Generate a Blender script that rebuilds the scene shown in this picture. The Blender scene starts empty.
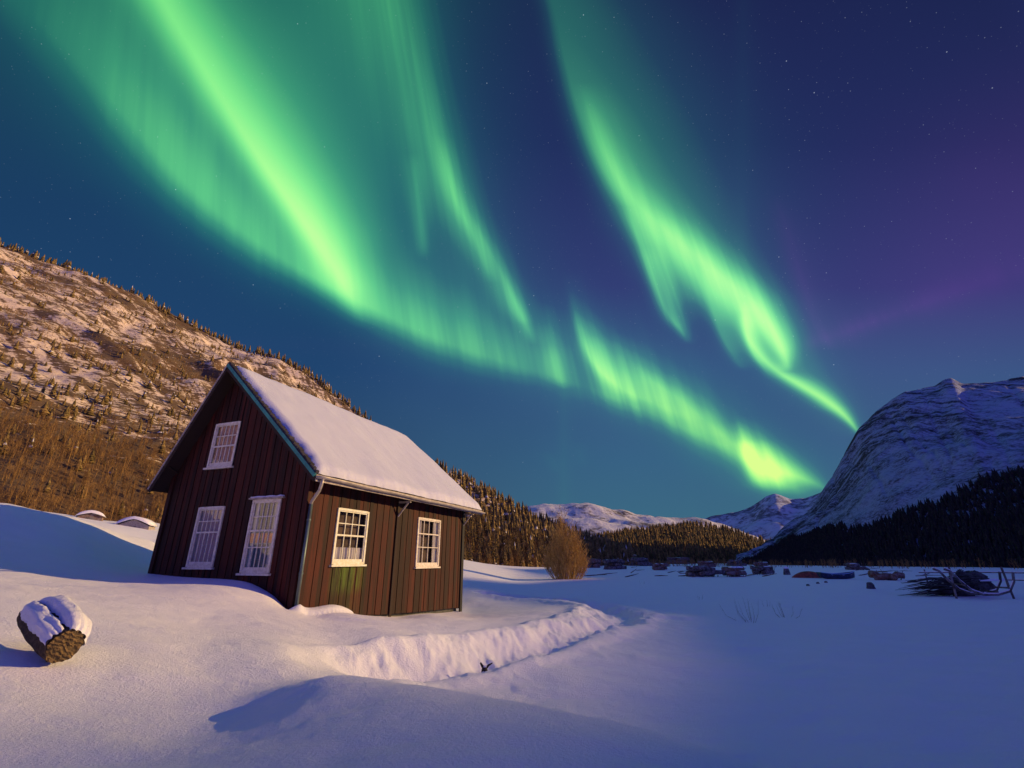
import bpy, math, random
import numpy as np
random.seed(7); rng = np.random.default_rng(7)
D = bpy.data; SC = bpy.context.scene; COL = SC.collection
RAD = math.radians
# ------------------------------------------------------------------ camera
EYE = 1.9                                    # camera height over the valley floor
F = 470.0; PITCH = math.atan((560 - 384) / F)
CP, SP = math.cos(PITCH), math.sin(PITCH)
cam = D.cameras.new('Camera'); cam.lens = F / 1024 * 36; cam.sensor_width = 36
cam.clip_start = 0.05; cam.clip_end = 40000
camo = D.objects.new('Camera', cam); COL.objects.link(camo)
camo.location = (0, 0, EYE); camo.rotation_euler = (math.pi / 2 + PITCH, 0, 0)
SC.camera = camo
SC.view_settings.view_transform = 'Standard'; SC.view_settings.look = 'None'
SC.view_settings.exposure = 0; SC.view_settings.gamma = 1
SC.cycles.max_bounces = 5; SC.cycles.diffuse_bounces = 3; SC.cycles.transparent_max_bounces = 12

SUN_AZ, SUN_EL = 77.0, 16.0                  # azimuth clockwise from +Y (forward)
sun = D.lights.new('Sun', 'SUN'); sun.energy = 5.0; sun.angle = RAD(0.32); sun.color = (1.0, 0.67, 0.25)
suno = D.objects.new('Sun', sun); COL.objects.link(suno)
from mathutils import Vector
sdir = Vector((math.sin(RAD(SUN_AZ)) * math.cos(RAD(SUN_EL)), math.cos(RAD(SUN_AZ)) * math.cos(RAD(SUN_EL)), math.sin(RAD(SUN_EL))))
suno.rotation_euler = sdir.to_track_quat('Z', 'Y').to_euler()

def ray(px, py):                             # a survey direction (level coordinates) from the camera station
    u = px - 512; v = 384 - py
    return np.array([u, F * CP - v * SP, F * SP + v * CP])
def atY(px, py, Y):
    r = ray(px, py); r = r / r[1] * Y; return np.array([r[0], r[1], r[2] + EYE])
def atZ(px, py, z):
    r = ray(px, py); k = (z - EYE) / r[2]; r = r * k; return np.array([r[0], r[1], z])
def azel(px, py):
    r = ray(px, py); return math.atan2(r[0], r[1]), math.atan2(r[2], math.hypot(r[0], r[1]))

# ------------------------------------------------------------------ node helpers
class NT:
    def __init__(s, nt):
        s.nt = nt; s.n = nt.nodes; s.l = nt.links
    def new(s, t, **kw):
        n = s.n.new(t)
        for k, v in kw.items(): setattr(n, k, v)
        return n
    def put(s, sock, v):
        if isinstance(v, bpy.types.NodeSocket): s.l.new(v, sock)
        elif v is not None: sock.default_value = v
    def m(s, op, a, b=None, c=None, clamp=False):
        n = s.new('ShaderNodeMath', operation=op, use_clamp=clamp)
        s.put(n.inputs[0], a)
        if b is not None: s.put(n.inputs[1], b)
        if c is not None: s.put(n.inputs[2], c)
        return n.outputs[0]
    def add(s, a, b): return s.m('ADD', a, b)
    def sub(s, a, b): return s.m('SUBTRACT', a, b)
    def mul(s, a, b): return s.m('MULTIPLY', a, b)
    def div(s, a, b): return s.m('DIVIDE', a, b)
    def vm(s, op, a, b=None):
        n = s.new('ShaderNodeVectorMath', operation=op); s.put(n.inputs[0], a)
        if b is not None:
            s.put(n.inputs[3 if op == 'SCALE' else 1], b)
        return n.outputs[1] if op in ('DOT_PRODUCT', 'LENGTH') else n.outputs[0]
    def mix(s, f, a, b, blend='MIX'):
        n = s.new('ShaderNodeMix', data_type='RGBA', blend_type=blend)
        s.put(n.inputs[0], f); s.put(n.inputs[6], a); s.put(n.inputs[7], b); return n.outputs[2]
    def ramp(s, f, stops, interp='LINEAR'):
        n = s.new('ShaderNodeValToRGB'); cr = n.color_ramp; cr.interpolation = interp
        while len(cr.elements) > 1: cr.elements.remove(cr.elements[-1])
        cr.elements[0].position = stops[0][0]; cr.elements[0].color = col4(stops[0][1])
        for p, c in stops[1:]:
            e = cr.elements.new(p); e.color = col4(c)
        s.put(n.inputs[0], f); return n.outputs[0]
    def sm(s, v, a, b, lo=0.0, hi=1.0):
        n = s.new('ShaderNodeMapRange', interpolation_type='SMOOTHSTEP')
        s.put(n.inputs[0], v); s.put(n.inputs[1], a); s.put(n.inputs[2], b); s.put(n.inputs[3], lo); s.put(n.inputs[4], hi)
        return n.outputs[0]
    def noise(s, vec, scale=5, detail=4, rough=0.55, dist=0.0, dim='3D', w=None):
        n = s.new('ShaderNodeTexNoise', noise_dimensions=dim)
        if dim == '1D': s.put(n.inputs['W'], w)
        else: s.put(n.inputs['Vector'], vec)
        n.inputs['Scale'].default_value = scale; n.inputs['Detail'].default_value = detail
        n.inputs['Roughness'].default_value = rough; n.inputs['Distortion'].default_value = dist
        return n.outputs[0]
    def scalev(s, vec, sc, loc=(0, 0, 0), rot=(0, 0, 0)):
        n = s.new('ShaderNodeMapping'); s.put(n.inputs[0], vec)
        n.inputs['Scale'].default_value = sc; n.inputs['Location'].default_value = loc; n.inputs['Rotation'].default_value = rot
        return n.outputs[0]
    def curve(s, x, pts):                    # float curve, x and y already in 0..1
        n = s.new('ShaderNodeFloatCurve'); cv = n.mapping.curves[0]
        pts = sorted(pts)
        cv.points[0].location = pts[0]; cv.points[1].location = pts[-1]
        for p in pts[1:-1]: cv.points.new(*p)
        for p in cv.points: p.handle_type = 'AUTO_CLAMPED'
        n.mapping.extend = 'HORIZONTAL'; n.mapping.update()
        s.put(n.inputs['Value'], x); return n.outputs[0]
def col4(c):
    if isinstance(c, (int, float)): return (c, c, c, 1)
    return (*c[:3], 1)
def lin(r, g, b):
    return tuple(((v / 255 + 0.055) / 1.055) ** 2.4 if v > 10 else v / 255 / 12.92 for v in (r, g, b))

# ------------------------------------------------------------------ world: dusk sky, aurora, stars
def build_world():
    w = D.worlds.new('World'); SC.world = w; w.use_nodes = True
    nt = NT(w.node_tree); nt.n.clear()
    d = nt.new('ShaderNodeTexCoord').outputs['Generated']
    # gnomonic chart of the sky centred on the northern sky direction: x, y in 0..1
    fx, fy, fz = 0.0, CP, SP
    dF = nt.vm('DOT_PRODUCT', d, (0.0, CP, SP)); dR = nt.vm('DOT_PRODUCT', d, (1.0, 0, 0)); dU = nt.vm('DOT_PRODUCT', d, (0.0, -SP, CP))
    safe = nt.m('MAXIMUM', dF, 0.05)
    X = nt.m('MULTIPLY_ADD', nt.div(dR, safe), F / 1024, 0.5)
    Y = nt.m('MULTIPLY_ADD', nt.div(dU, safe), -F / 1024, 0.375)
    front = nt.sm(dF, 0.25, 0.62)
    AN = 0.15                                # chart margin so that curves may leave the chart
    def n_(v): return (v / 1024 + AN) / (1 + 2 * AN)
    XX = nt.div(nt.add(X, AN), 1 + 2 * AN); YY = nt.div(nt.add(Y, AN), 1 + 2 * AN)
    # ray striations, fanning out from the magnetic zenith
    ang = nt.m('ARCTAN2', nt.sub(X, 0.22), nt.add(Y, 1.05))
    cx = nt.new('ShaderNodeCombineXYZ'); nt.put(cx.inputs[0], nt.mul(ang, 48)); nt.put(cx.inputs[1], nt.mul(Y, 2.6))
    st = nt.noise(cx.outputs[0], 1.0, 3, 0.6)
    cx2 = nt.new('ShaderNodeCombineXYZ'); nt.put(cx2.inputs[0], nt.mul(ang, 150)); nt.put(cx2.inputs[1], nt.mul(Y, 3.0))
    st2 = nt.noise(cx2.outputs[0], 1.0, 2, 0.5)
    stmix = nt.add(nt.mul(st, 0.72), nt.mul(st2, 0.28)); stri = nt.sm(stmix, 0.34, 0.66, 0.72, 1.24); midr = nt.sm(stmix, .34, .66, .82, 1.16)
    soft = nt.sm(st, 0.3, 0.7, 0.93, 1.07); bsoft = nt.mix(nt.sm(X, .33, .5), soft, midr)
    def stroke(axis, pts, s, p=1.5):
        # pts: (along, centre, amp, width_minus, width_plus) in chart pixels
        A, B = (YY, XX) if axis == 'y' else (XX, YY)
        c = nt.curve(A, [(n_(q[0]), n_(q[1])) for q in pts])
        a = nt.curve(A, [(n_(q[0]), q[2] / 2) for q in pts])
        wl = nt.curve(A, [(n_(q[0]), q[3] / 300) for q in pts]); wr = nt.curve(A, [(n_(q[0]), q[4] / 300) for q in pts])
        dd = nt.mul(nt.sub(B, c), 1024 * (1 + 2 * AN) / 300)
        pos = nt.m('GREATER_THAN', dd, 0.0)
        wv = nt.add(nt.mul(wl, nt.sub(1.0, pos)), nt.mul(wr, pos))
        q = nt.m('POWER', nt.div(nt.m('ABSOLUTE', dd), nt.m('MAXIMUM', wv, 0.004)), p)
        e = nt.m('EXPONENT', nt.mul(q, -1.0))
        a = nt.m('MAXIMUM', nt.sub(a, 0.006), 0.0)
        v = nt.mul(nt.mul(e, a), 2.0)
        return nt.mul(v, s) if s is not None else v
    parts = []
    S = lambda *a, **k: parts.append(stroke(*a, **k))
    # A: the bright left stripe
    S('y', [(-80, 118, .62, 34, 60), (0, 163, .62, 30, 70), (70, 205, .66, 25, 72), (150, 255, .74, 20, 66), (220, 303, .8, 18, 48), (262, 331, .72, 18, 30), (300, 352, .34, 16, 18), (330, 366, 0, 10, 12)], None)
    # B: the long arc under it, sharp below
    S('x', [(-60, -60, .1, 120, 30), (60, 40, .2, 150, 45), (130, 120, .38, 120, 46), (200, 196, .52, 90, 36), (260, 243, .6, 62, 30), (320, 280, .62, 55, 22), (380, 311, .6, 52, 22), (430, 335, .52, 50, 22), (500, 360, .45, 50, 20), (560, 378, .38, 60, 20), (620, 400, .42, 60, 17), (690, 430, .44, 55, 16), (735, 452, .4, 42, 14), (780, 482, .3, 30, 12), (830, 500, 0, 20, 10)], bsoft)
    # broad teal glow between the stripe and the third band
    S('y', [(-80, 330, .36, 150, 100), (0, 350, .36, 150, 80), (100, 360, .32, 140, 92), (200, 385, .28, 120, 110), (270, 430, .25, 90, 95), (340, 480, .2, 80, 80), (390, 520, 0, 60, 70)], None, p=2.2)
    S('y', [(-80, 20, .2, 110, 140), (40, 85, .24, 100, 120), (160, 175, .2, 90, 100), (230, 240, .1, 70, 80), (290, 300, 0, 60, 60)], None, p=2.0)
    # C: third band and its hanging rays
    S('y', [(-80, 368, .24, 50, 42), (0, 395, .26, 46, 40), (80, 418, .3, 40, 32), (150, 440, .36, 34, 28), (210, 466, .4, 30, 20), (260, 494, .44, 22, 14), (300, 514, .5, 16, 10), (325, 526, .3, 9, 7), (345, 534, 0, 6, 6)], midr)
    S('y', [(150, 412, 0, 8, 9), (185, 416, .14, 8, 10), (225, 420, .16, 7, 9), (262, 424, 0, 6, 8)], stri)
    S('y', [(130, 440, 0, 8, 9), (190, 452, .16, 8, 10), (245, 478, .22, 8, 10), (285, 492, 0, 6, 8)], stri)
    # small rays over the arc
    S('y', [(268, 570, 0, 9, 10), (300, 574, .14, 9, 14), (335, 581, .42, 8, 26), (365, 596, .56, 10, 36), (388, 622, .5, 20, 44), (404, 655, .34, 34, 40), (420, 690, .2, 40, 36), (440, 720, 0, 30, 20)], stri)
    S('y', [(300, 545, 0, 9, 9), (345, 552, .24, 10, 12), (372, 558, .34, 10, 10), (390, 564, 0, 6, 8)], None)
    S('y', [(330, 615, 0, 12, 16), (370, 640, .22, 16, 30), (400, 680, .3, 24, 24), (430, 716, .3, 26, 18), (452, 742, .2, 20, 16), (470, 760, 0, 14, 12)], None)
    # lower blob at the foot of the arc and its tail
    S('y', [(415, 738, 0, 8, 22), (440, 744, .48, 7, 26), (462, 750, .8, 8, 32), (478, 757, .7, 10, 28), (490, 766, .2, 14, 22), (500, 772, 0, 14, 18)], stri, p=1.8)
    S('x', [(735, 440, 0, 14, 8), (760, 466, .3, 18, 10), (790, 474, .5, 16, 9), (815, 483, .42, 13, 8), (832, 492, .18, 10, 6), (850, 500, 0, 8, 5)], None)
    # D: the right curtain
    S('y', [(-80, 522, .2, 12, 60), (0, 553, .34, 12, 86), (60, 566, .40, 12, 104), (120, 584, .48, 14, 112), (180, 612, .54, 18, 108), (230, 655, .56, 32, 88), (280, 705, .52, 42, 66), (330, 765, .44, 44, 46), (380, 812, .34, 40, 28), (425, 852, .2, 24, 12), (440, 866, 0, 20, 8)], None, p=1.8)
    S('y', [(80, 580, 0, 7, 16), (120, 592, .2, 8, 20), (160, 608, .34, 10, 20), (200, 634, .4, 16, 26), (232, 668, .5, 26, 30), (262, 704, .58, 28, 32), (290, 738, .66, 28, 30), (315, 762, .70, 24, 22), (338, 778, .7, 16, 15), (358, 786, .5, 10, 9), (372, 788, 0, 7, 7)], midr, p=1.6)
    S('y', [(205, 622, 0, 9, 16), (245, 642, .34, 10, 20), (285, 656, .56, 9, 26), (315, 669, .56, 9, 18), (332, 682, .4, 8, 9), (345, 690, 0, 6, 6)], stri)
    S('y', [(265, 700, 0, 10, 14), (300, 710, .24, 8, 26), (335, 722, .36, 6, 22), (358, 735, .28, 7, 14), (372, 745, 0, 6, 8)], None)
    S('y', [(300, 744, 0, 5, 8), (325, 746, .3, 5, 9), (350, 752, .34, 5, 10), (368, 764, .2, 6, 8), (380, 772, 0, 6, 8)], None)
    S('y', [(420, 700, 0, 40, 40), (455, 735, .22, 46, 52), (482, 770, .26, 44, 46), (500, 790, .1, 40, 30), (512, 800, 0, 40, 30)], None, p=2.0)
    S('y', [(312, 742, 0, 6, 10), (332, 746, .34, 6, 12), (352, 758, .5, 7, 12), (370, 776, .62, 10, 14), (386, 802, .72, 14, 18), (402, 828, .72, 14, 14), (416, 845, .66, 9, 9), (428, 855, .5, 5, 5), (438, 861, 0, 4, 4)], None)
    S('y', [(450, 545, 0, 8, 8), (462, 552, .07, 7, 7), (474, 556, 0, 6, 6)], None)
    S('y', [(440, 578, 0, 8, 8), (455, 581, .06, 7, 7), (470, 583, 0, 6, 6)], None)
    tot = parts[0]
    for p_ in parts[1:]: tot = nt.add(tot, p_)
    I = nt.m('MULTIPLY', tot, front)
    I = nt.m('MINIMUM', I, 1.25)
    au = nt.ramp(nt.div(I, 1.25), [(0, (0, 0, 0)), (.14, (.002, .03, .018)), (.28, (.009, .105, .040)), (.42, (.035, .265, .078)), (.58, (.10, .54, .125)), (.74, (.22, .82, .17)), (1, (.5, 1.05, .22))])
    low = nt.sm(Y, 0.28, 0.45)
    au = nt.mix(nt.mul(low, 0.9), au, nt.mix(1.0, au, (1.4, .95, .16, 1), 'MULTIPLY'))
    # night sky colour of the chart
    big = nt.noise(d, 2.2, 3, 0.5)
    gx = nt.sm(nt.add(X, nt.mul(nt.sub(big, .5), .16)), 0.30, 0.62)
    left = nt.ramp(Y, [(0, lin(24, 62, 84)), (.2, lin(27, 62, 100)), (.36, lin(32, 68, 110)), (.5, lin(54, 84, 114)), (.62, lin(60, 90, 116))])
    right = nt.ramp(Y, [(0, lin(29, 38, 82)), (.14, lin(34, 44, 94)), (.28, lin(50, 58, 116)), (.36, lin(54, 84, 130)), (.45, lin(56, 98, 132)), (.55, lin(62, 108, 128))])
    base = nt.mix(gx, left, right)
    # purple glow on the right
    pv = nt.m('EXPONENT', nt.mul(nt.m('POWER', nt.m('ABSOLUTE', nt.div(nt.sub(nt.add(Y, nt.mul(X, .42)), 0.645), 0.13)), 2.0), -1.0))
    pv = nt.mul(nt.mul(pv, .42), nt.sm(X, 0.72, 1.0)); pv = nt.mul(pv, nt.sm(big, .3, .7, .7, 1.3))
    base = nt.mix(1.0, base, nt.mix(pv, (0, 0, 0, 1), lin(76, 22, 84) + (1,)), 'ADD')
    p2 = stroke('y', [(190, 775, 0, 8, 8), (240, 790, .35, 9, 14), (290, 806, .4, 9, 16), (330, 820, .4, 12, 26), (352, 838, 0, 12, 22)], None)
    p3 = stroke('x', [(800, 346, 0, 10, 9), (835, 335, .45, 10, 9), (900, 312, .4, 12, 10), (960, 290, .3, 16, 14), (1040, 262, .1, 20, 16), (1080, 250, 0, 20, 16)], None)
    base = nt.mix(1.0, base, nt.mix(nt.mul(nt.add(p2, p3), nt.sm(st, .3, .7, .5, 1.2)), (0, 0, 0, 1), (.055, .004, .075, 1)), 'ADD')
    # stars
    def stars(scale, thr, size, gain):
        v = nt.new('ShaderNodeTexVoronoi', feature='F1'); nt.put(v.inputs['Vector'], d); v.inputs['Scale'].default_value = scale
        wn = nt.new('ShaderNodeTexWhiteNoise', noise_dimensions='3D'); nt.put(wn.inputs['Vector'], v.outputs['Position'])
        on = nt.sm(wn.outputs['Value'], thr, 1.0)
        return nt.mul(nt.mul(nt.sm(v.outputs['Distance'], size * .35, size, 1, 0), on), gain)
    stt = nt.add(stars(95, .2, .08, .17), nt.add(stars(46, .5, .05, .38), stars(170, .1, .12, .08)))
    dz = nt.new('ShaderNodeSeparateXYZ'); nt.put(dz.inputs[0], d)
    stt = nt.mul(stt, nt.sm(dz.outputs[2], 0.06, 0.4, .12, 1))
    base = nt.mix(1.0, base, nt.mix(stt, (0, 0, 0, 1), (.8, .9, 1, 1)), 'ADD')
    night = nt.mix(1.0, base, au, 'ADD')
    # the rest of the sky (overhead and behind): last blue of dusk, from the Sky Texture
    sky = nt.new('ShaderNodeTexSky', sky_type='NISHITA'); sky.sun_disc = False
    sky.sun_elevation = RAD(SUN_EL); sky.sun_rotation = RAD(SUN_AZ)
    sky.air_density = 1.0; sky.dust_density = 0.3; sky.ozone_density = 4.0
    dusk = nt.mix(1.0, sky.outputs[0], (.86, .55, 1.62, 1), 'MULTIPLY')
    b1 = nt.new('ShaderNodeBackground'); nt.put(b1.inputs[0], dusk); b1.inputs[1].default_value = 0.095
    b2 = nt.new('ShaderNodeBackground'); nt.put(b2.inputs[0], night); b2.inputs[1].default_value = 1.0
    mx = nt.new('ShaderNodeMixShader'); nt.put(mx.inputs[0], front); nt.l.new(b1.outputs[0], mx.inputs[1]); nt.l.new(b2.outputs[0], mx.inputs[2])
    out = nt.new('ShaderNodeOutputWorld'); nt.l.new(mx.outputs[0], out.inputs[0])
build_world()

# ------------------------------------------------------------------ mesh helpers
def link_mesh(name, V, Fc, mat=None, parent=None, smooth=False, uv=None, attr=None):
    me = D.meshes.new(name)
    V = np.asarray(V, dtype=np.float32)
    if isinstance(Fc, np.ndarray):
        nf, k = Fc.shape
        me.vertices.add(len(V)); me.vertices.foreach_set('co', V.ravel())
        me.loops.add(nf * k); me.loops.foreach_set('vertex_index', Fc.astype(np.int32).ravel())
        me.polygons.add(nf); me.polygons.foreach_set('loop_start', np.arange(0, nf * k, k, dtype=np.int32))
        me.polygons.foreach_set('loop_total', np.full(nf, k, dtype=np.int32))
        me.update(calc_edges=True); me.validate()
    else:
        me.from_pydata([tuple(map(float, v)) for v in V], [], Fc); me.update()
    if uv is not None:
        ul = me.uv_layers.new(name='UVMap'); idx = np.empty(len(me.loops), dtype=np.int32); me.loops.foreach_get('vertex_index', idx)
        ul.data.foreach_set('uv', np.asarray(uv, dtype=np.float32)[idx].ravel())
    if attr is not None:
        for k_, v_ in attr.items():
            at = me.attributes.new(k_, 'FLOAT', 'POINT'); at.data.foreach_set('value', np.asarray(v_, dtype=np.float32))
    if smooth: me.polygons.foreach_set('use_smooth', np.ones(len(me.polygons), dtype=bool))
    if mat: me.materials.append(mat)
    o = D.objects.new(name, me); COL.objects.link(o)
    if parent: o.parent = parent
    return o
def tag(o, label=None, cat=None, group=None, kind=None):
    if label: o['label'] = label
    if cat: o['category'] = cat
    if group: o['group'] = group
    if kind: o['kind'] = kind
    return o
def empty(name, loc, rz=0.0, **kw):
    o = D.objects.new(name, None); COL.objects.link(o); o.location = loc; o.rotation_euler = (0, 0, rz); o.empty_display_size = .2
    return tag(o, **kw)
class MB:
    def __init__(s): s.v = []; s.f = []
    def addm(s, V, Fc):
        b = len(s.v); s.v += [tuple(v) for v in V]; s.f += [tuple(i + b for i in f) for f in Fc]; return s
    def box(s, a, b, rot=None, at=None):
        x0, y0, z0 = a; x1, y1, z1 = b
        V = [(x0, y0, z0), (x1, y0, z0), (x1, y1, z0), (x0, y1, z0), (x0, y0, z1), (x1, y0, z1), (x1, y1, z1), (x0, y1, z1)]
        return s.addm(V, [(0, 3, 2, 1), (4, 5, 6, 7), (0, 1, 5, 4), (1, 2, 6, 5), (2, 3, 7, 6), (3, 0, 4, 7)])
    def hexa(s, V):                          # 8 corners: bottom loop then top loop
        return s.addm(V, [(0, 3, 2, 1), (4, 5, 6, 7), (0, 1, 5, 4), (1, 2, 6, 5), (2, 3, 7, 6), (3, 0, 4, 7)])
    def tube(s, pts, rad, n=8, caps=True):
        pts = [Vector(p) for p in pts]; m_ = len(pts)
        if not hasattr(rad, '__len__'): rad = [rad] * m_
        V = []; up = Vector((0, 0, 1))
        for i, p in enumerate(pts):
            t = (pts[min(i + 1, m_ - 1)] - pts[max(i - 1, 0)]).normalized()
            a = t.cross(up)
            if a.length < 1e-3: a = t.cross(Vector((1, 0, 0)))
            a.normalize(); b = a.cross(t).normalized()
            for k in range(n):
                q = 2 * math.pi * k / n
                V.append(p + (a * math.cos(q) + b * math.sin(q)) * rad[i])
        Fc = [(i * n + k, i * n + (k + 1) % n, (i + 1) * n + (k + 1) % n, (i + 1) * n + k) for i in range(m_ - 1) for k in range(n)]
        if caps: Fc += [tuple(range(n))[::-1], tuple((m_ - 1) * n + k for k in range(n))]
        return s.addm(V, Fc)
    def build(s, name, mat, parent=None, smooth=False):
        return link_mesh(name, s.v, s.f, mat, parent, smooth)

# value noise in numpy for terrain relief
_perm = rng.permutation(4096)
_val = rng.random(4096).astype(np.float64) * 2 - 1
def vnoise(x, y, seed=0):
    xi = np.floor(x).astype(np.int64); yi = np.floor(y).astype(np.int64); fx = x - xi; fy = y - yi
    fx = fx * fx * fx * (fx * (fx * 6 - 15) + 10); fy = fy * fy * fy * (fy * (fy * 6 - 15) + 10)
    def h(a, b): return _val[_perm[(_perm[(a + seed * 57) & 4095] + b) & 4095]]
    return (h(xi, yi) * (1 - fx) + h(xi + 1, yi) * fx) * (1 - fy) + (h(xi, yi + 1) * (1 - fx) + h(xi + 1, yi + 1) * fx) * fy
def fbm(x, y, oct=4, seed=0, gain=.5):
    x = np.asarray(x, float); y = np.asarray(y, float); r = 0; a = 1.0
    for i in range(oct):
        r = r + a * vnoise(x * 2 ** i + 13.7 * i, y * 2 ** i + 7.1 * i, seed + i); a *= gain
    return r
def sstep(a, b, x):
    t = np.clip((x - a) / (b - a), 0, 1); return t * t * (3 - 2 * t)

# ------------------------------------------------------------------ the house's own frame (s along the ridge, g across the gable)
HAZ = RAD(21.0)
Rv = np.array([math.sin(HAZ), math.cos(HAZ), 0]); Gv = np.array([-math.cos(HAZ), math.sin(HAZ), 0])
_e = ray(316, 474); E0 = _e / _e[1] * 10.75; E0[2] += EYE
HC = E0 + Rv * .375 + Gv * .5; HC[2] = 0.0                   # near wall corner on plan
ZE = E0[2]                                                     # eave height
def hw(s_, g_, z_=0.0): p = HC + Rv * s_ + Gv * g_; return np.array([p[0], p[1], z_])
def on_plane(px, py, P0, n):
    r = ray(px, py); q = P0 - np.array([0, 0, EYE]); r = r * (q @ n) / (r @ n); return r + np.array([0, 0, EYE])

# ------------------------------------------------------------------ terrain
ctl = []
def c_(*p): ctl.append(np.array(p, float))
for px, py, Y in [
    (0, 768, 3.0), (130, 768, 2.95), (250, 768, 2.65), (450, 768, 2.5), (600, 768, 2.8), (740, 768, 3.65),
    (330, 675, 4.5), (430, 690, 4.2), (550, 714, 4.0), (650, 739, 3.85), (200, 740, 3.7), (300, 735, 3.15), (240, 712, 4.3),
    (420, 679, 7.5), (540, 697, 7.4), (640, 722, 6.8), (740, 748, 6.1), (310, 664, 6.3),
    (0, 700, 3.9), (100, 740, 3.55), (80, 700, 4.2), (0, 655, 4.7), (140, 690, 4.5), (150, 660, 5.0), (0, 620, 5.6), (120, 640, 5.5), (200, 650, 5.8), (200, 620, 8.0),
    (280, 625, 8.5), (290, 650, 6.3), (250, 600, 10.3), (180, 600, 9.0), (100, 600, 8.0), (0, 595, 6.8), (0, 570, 10), (100, 575, 11.5),
    (0, 540, 13), (80, 550, 14), (0, 504, 17.5), (80, 521, 20), (150, 541, 22), (140, 558, 17),
    (0, 514, 75), (60, 520, 75), (110, 524, 78), (155, 533, 50), (150, 524, 90),
    (450, 641, 9.6), (400, 641, 8.7), (395, 655, 7.95), (470, 649, 9.3), (540, 638, 11.0), (590, 619, 14.6), (560, 612, 16.2), (500, 625, 12.2), (520, 600, 22.7), (380, 625, 10), (430, 615, 14.6), (345, 655, 7.6),
    (650, 632, 13.3), (560, 672, 8.6), (470, 590, 24)]:
    c_(*atY(px, py, Y))
for px, py, z in [(800, 768, 0), (900, 768, 0), (1023, 768, 0), (1023, 700, 0), (900, 700, 0), (900, 640, 0), (800, 640, .02), (720, 672, .04), (800, 700, 0), (700, 622, .1), (640, 608, .1),
                  (560, 580, 0), (640, 575, 0), (800, 580, 0), (1023, 590, 0), (900, 600, 0), (700, 590, 0)]:
    c_(*atZ(px, py, z))
for p in [(0, 0, .5), (0, 1.3, .9), (-2, 0, .85), (2, 0, .6), (4, 1.5, .15), (0, -6, .5), (-6, -4, 1.5), (6, -4, .1), (-33, 31, 2.6), (-26, 35, 2.2), (-20, 33, 1.8), (-12, 0, 2.6), (-20, 10, 4.5), (-60, 20, 10),
          (10, 3, 0), (20, 0, 0), (15, 15, 0), (40, 10, 0), (0, 60, 0), (-12, 45, .9), (-20, 55, 2.5), (-12, 30, .9), (60, 60, 0), (0, -60, 2), (-60, -60, 6), (60, -40, 0), (100, 40, 0), (30, 100, 0), (0, 110, .3), (-15, 120, 2.5), (-40, 110, 8), (70, 100, 0)]:
    c_(*p)
for a in range(0, 360, 15):
    z = 0.0 if 0 <= a <= 180 else 6.0
    c_(math.sin(RAD(a)) * 260, math.cos(RAD(a)) * 260, z)
# snow line against the walls
for px, py in [(153, 574), (200, 578), (250, 583), (275, 597), (300, 607)]:
    c_(*on_plane(px, py, hw(-.03, 0), Rv))
for s_, z_ in [(0, .84), (1.2, .80), (1.9, .66), (3.7, .40), (6, .27), (8.2, .16)]:
    c_(*hw(s_, -.02, z_)); c_(*hw(s_, -.35, z_ - .03))
for s_, g_, z_ in [(3, 2.5, .6), (6, 2.5, .5), (8.3, 4.8, .9), (3, 4.6, 1.3), (9.5, 2, .3)]:
    c_(*hw(s_, g_, z_))
ctl = np.array(ctl)
def tf(x, y):
    r = np.hypot(x, y); a = np.arctan2(x, y)
    q = np.log((r * r + 1.2) ** .5)
    # polar-log chart, wrapped smoothly so that directions meet behind the camera
    return np.stack([q * np.sin(a * .5) * 2.2, q * np.cos(a * .5) * 2.2], -1) if False else np.stack([x / (1 + r / 9), y / (1 + r / 9)], -1)
_P = tf(ctl[:, 0], ctl[:, 1]); _n = len(_P)
def _phi(r2): return 0.5 * r2 * np.log(r2 + 1e-12)
_A = _phi(((_P[:, None] - _P[None]) ** 2).sum(-1)) + np.eye(_n) * 1.5e-3
_Q = np.c_[np.ones(_n), _P]
_M = np.block([[_A, _Q], [_Q.T, np.zeros((3, 3))]])
_W = np.linalg.lstsq(_M, np.r_[ctl[:, 2], 0, 0, 0], rcond=None)[0]

def polyline_dist(x, y, pts):
    best = np.full(x.shape, 1e9); side = np.zeros(x.shape); par = np.zeros(x.shape); wid = np.zeros(x.shape)
    n = len(pts) - 1
    for i in range(n):
        a, b = pts[i], pts[i + 1]; dx, dy = b[0] - a[0], b[1] - a[1]; L2 = dx * dx + dy * dy
        t = np.clip(((x - a[0]) * dx + (y - a[1]) * dy) / L2, 0, 1)
        d = np.hypot(x - a[0] - t * dx, y - a[1] - t * dy)
        m = d < best
        best = np.where(m, d, best); side = np.where(m, np.sign(dx * (y - a[1]) - dy * (x - a[0])), side)
        par = np.where(m, (i + t) / n, par); wid = np.where(m, a[2] + (b[2] - a[2]) * t, wid)
    return best, side, par, wid
def densify(pts, k=8):                      # Catmull-Rom
    pts = [np.array(p, float) for p in pts]; out = []
    P = [2 * pts[0] - pts[1]] + pts + [2 * pts[-1] - pts[-2]]
    for i in range(1, len(P) - 2):
        for j in range(k):
            t = j / k
            out.append(.5 * ((2 * P[i]) + (-P[i - 1] + P[i + 1]) * t + (2 * P[i - 1] - 5 * P[i] + 4 * P[i + 1] - P[i + 2]) * t * t + (-P[i - 1] + 3 * P[i] - 3 * P[i + 1] + P[i + 2]) * t ** 3))
    out.append(P[-2]); return out
TR = []
for px, py, z, w in [(330, 676, .62, .4), (400, 676, .4, .42), (470, 669, .25, .45), (540, 655, .15, .5), (590, 640, .1, .55), (620, 624, .1, .65), (612, 610, .15, .8), (565, 602, .2, .8), (510, 598, .25, .7), (470, 597, .3, .5)]:
    p = atZ(px, py, z); TR.append((p[0], p[1], w))
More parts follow.
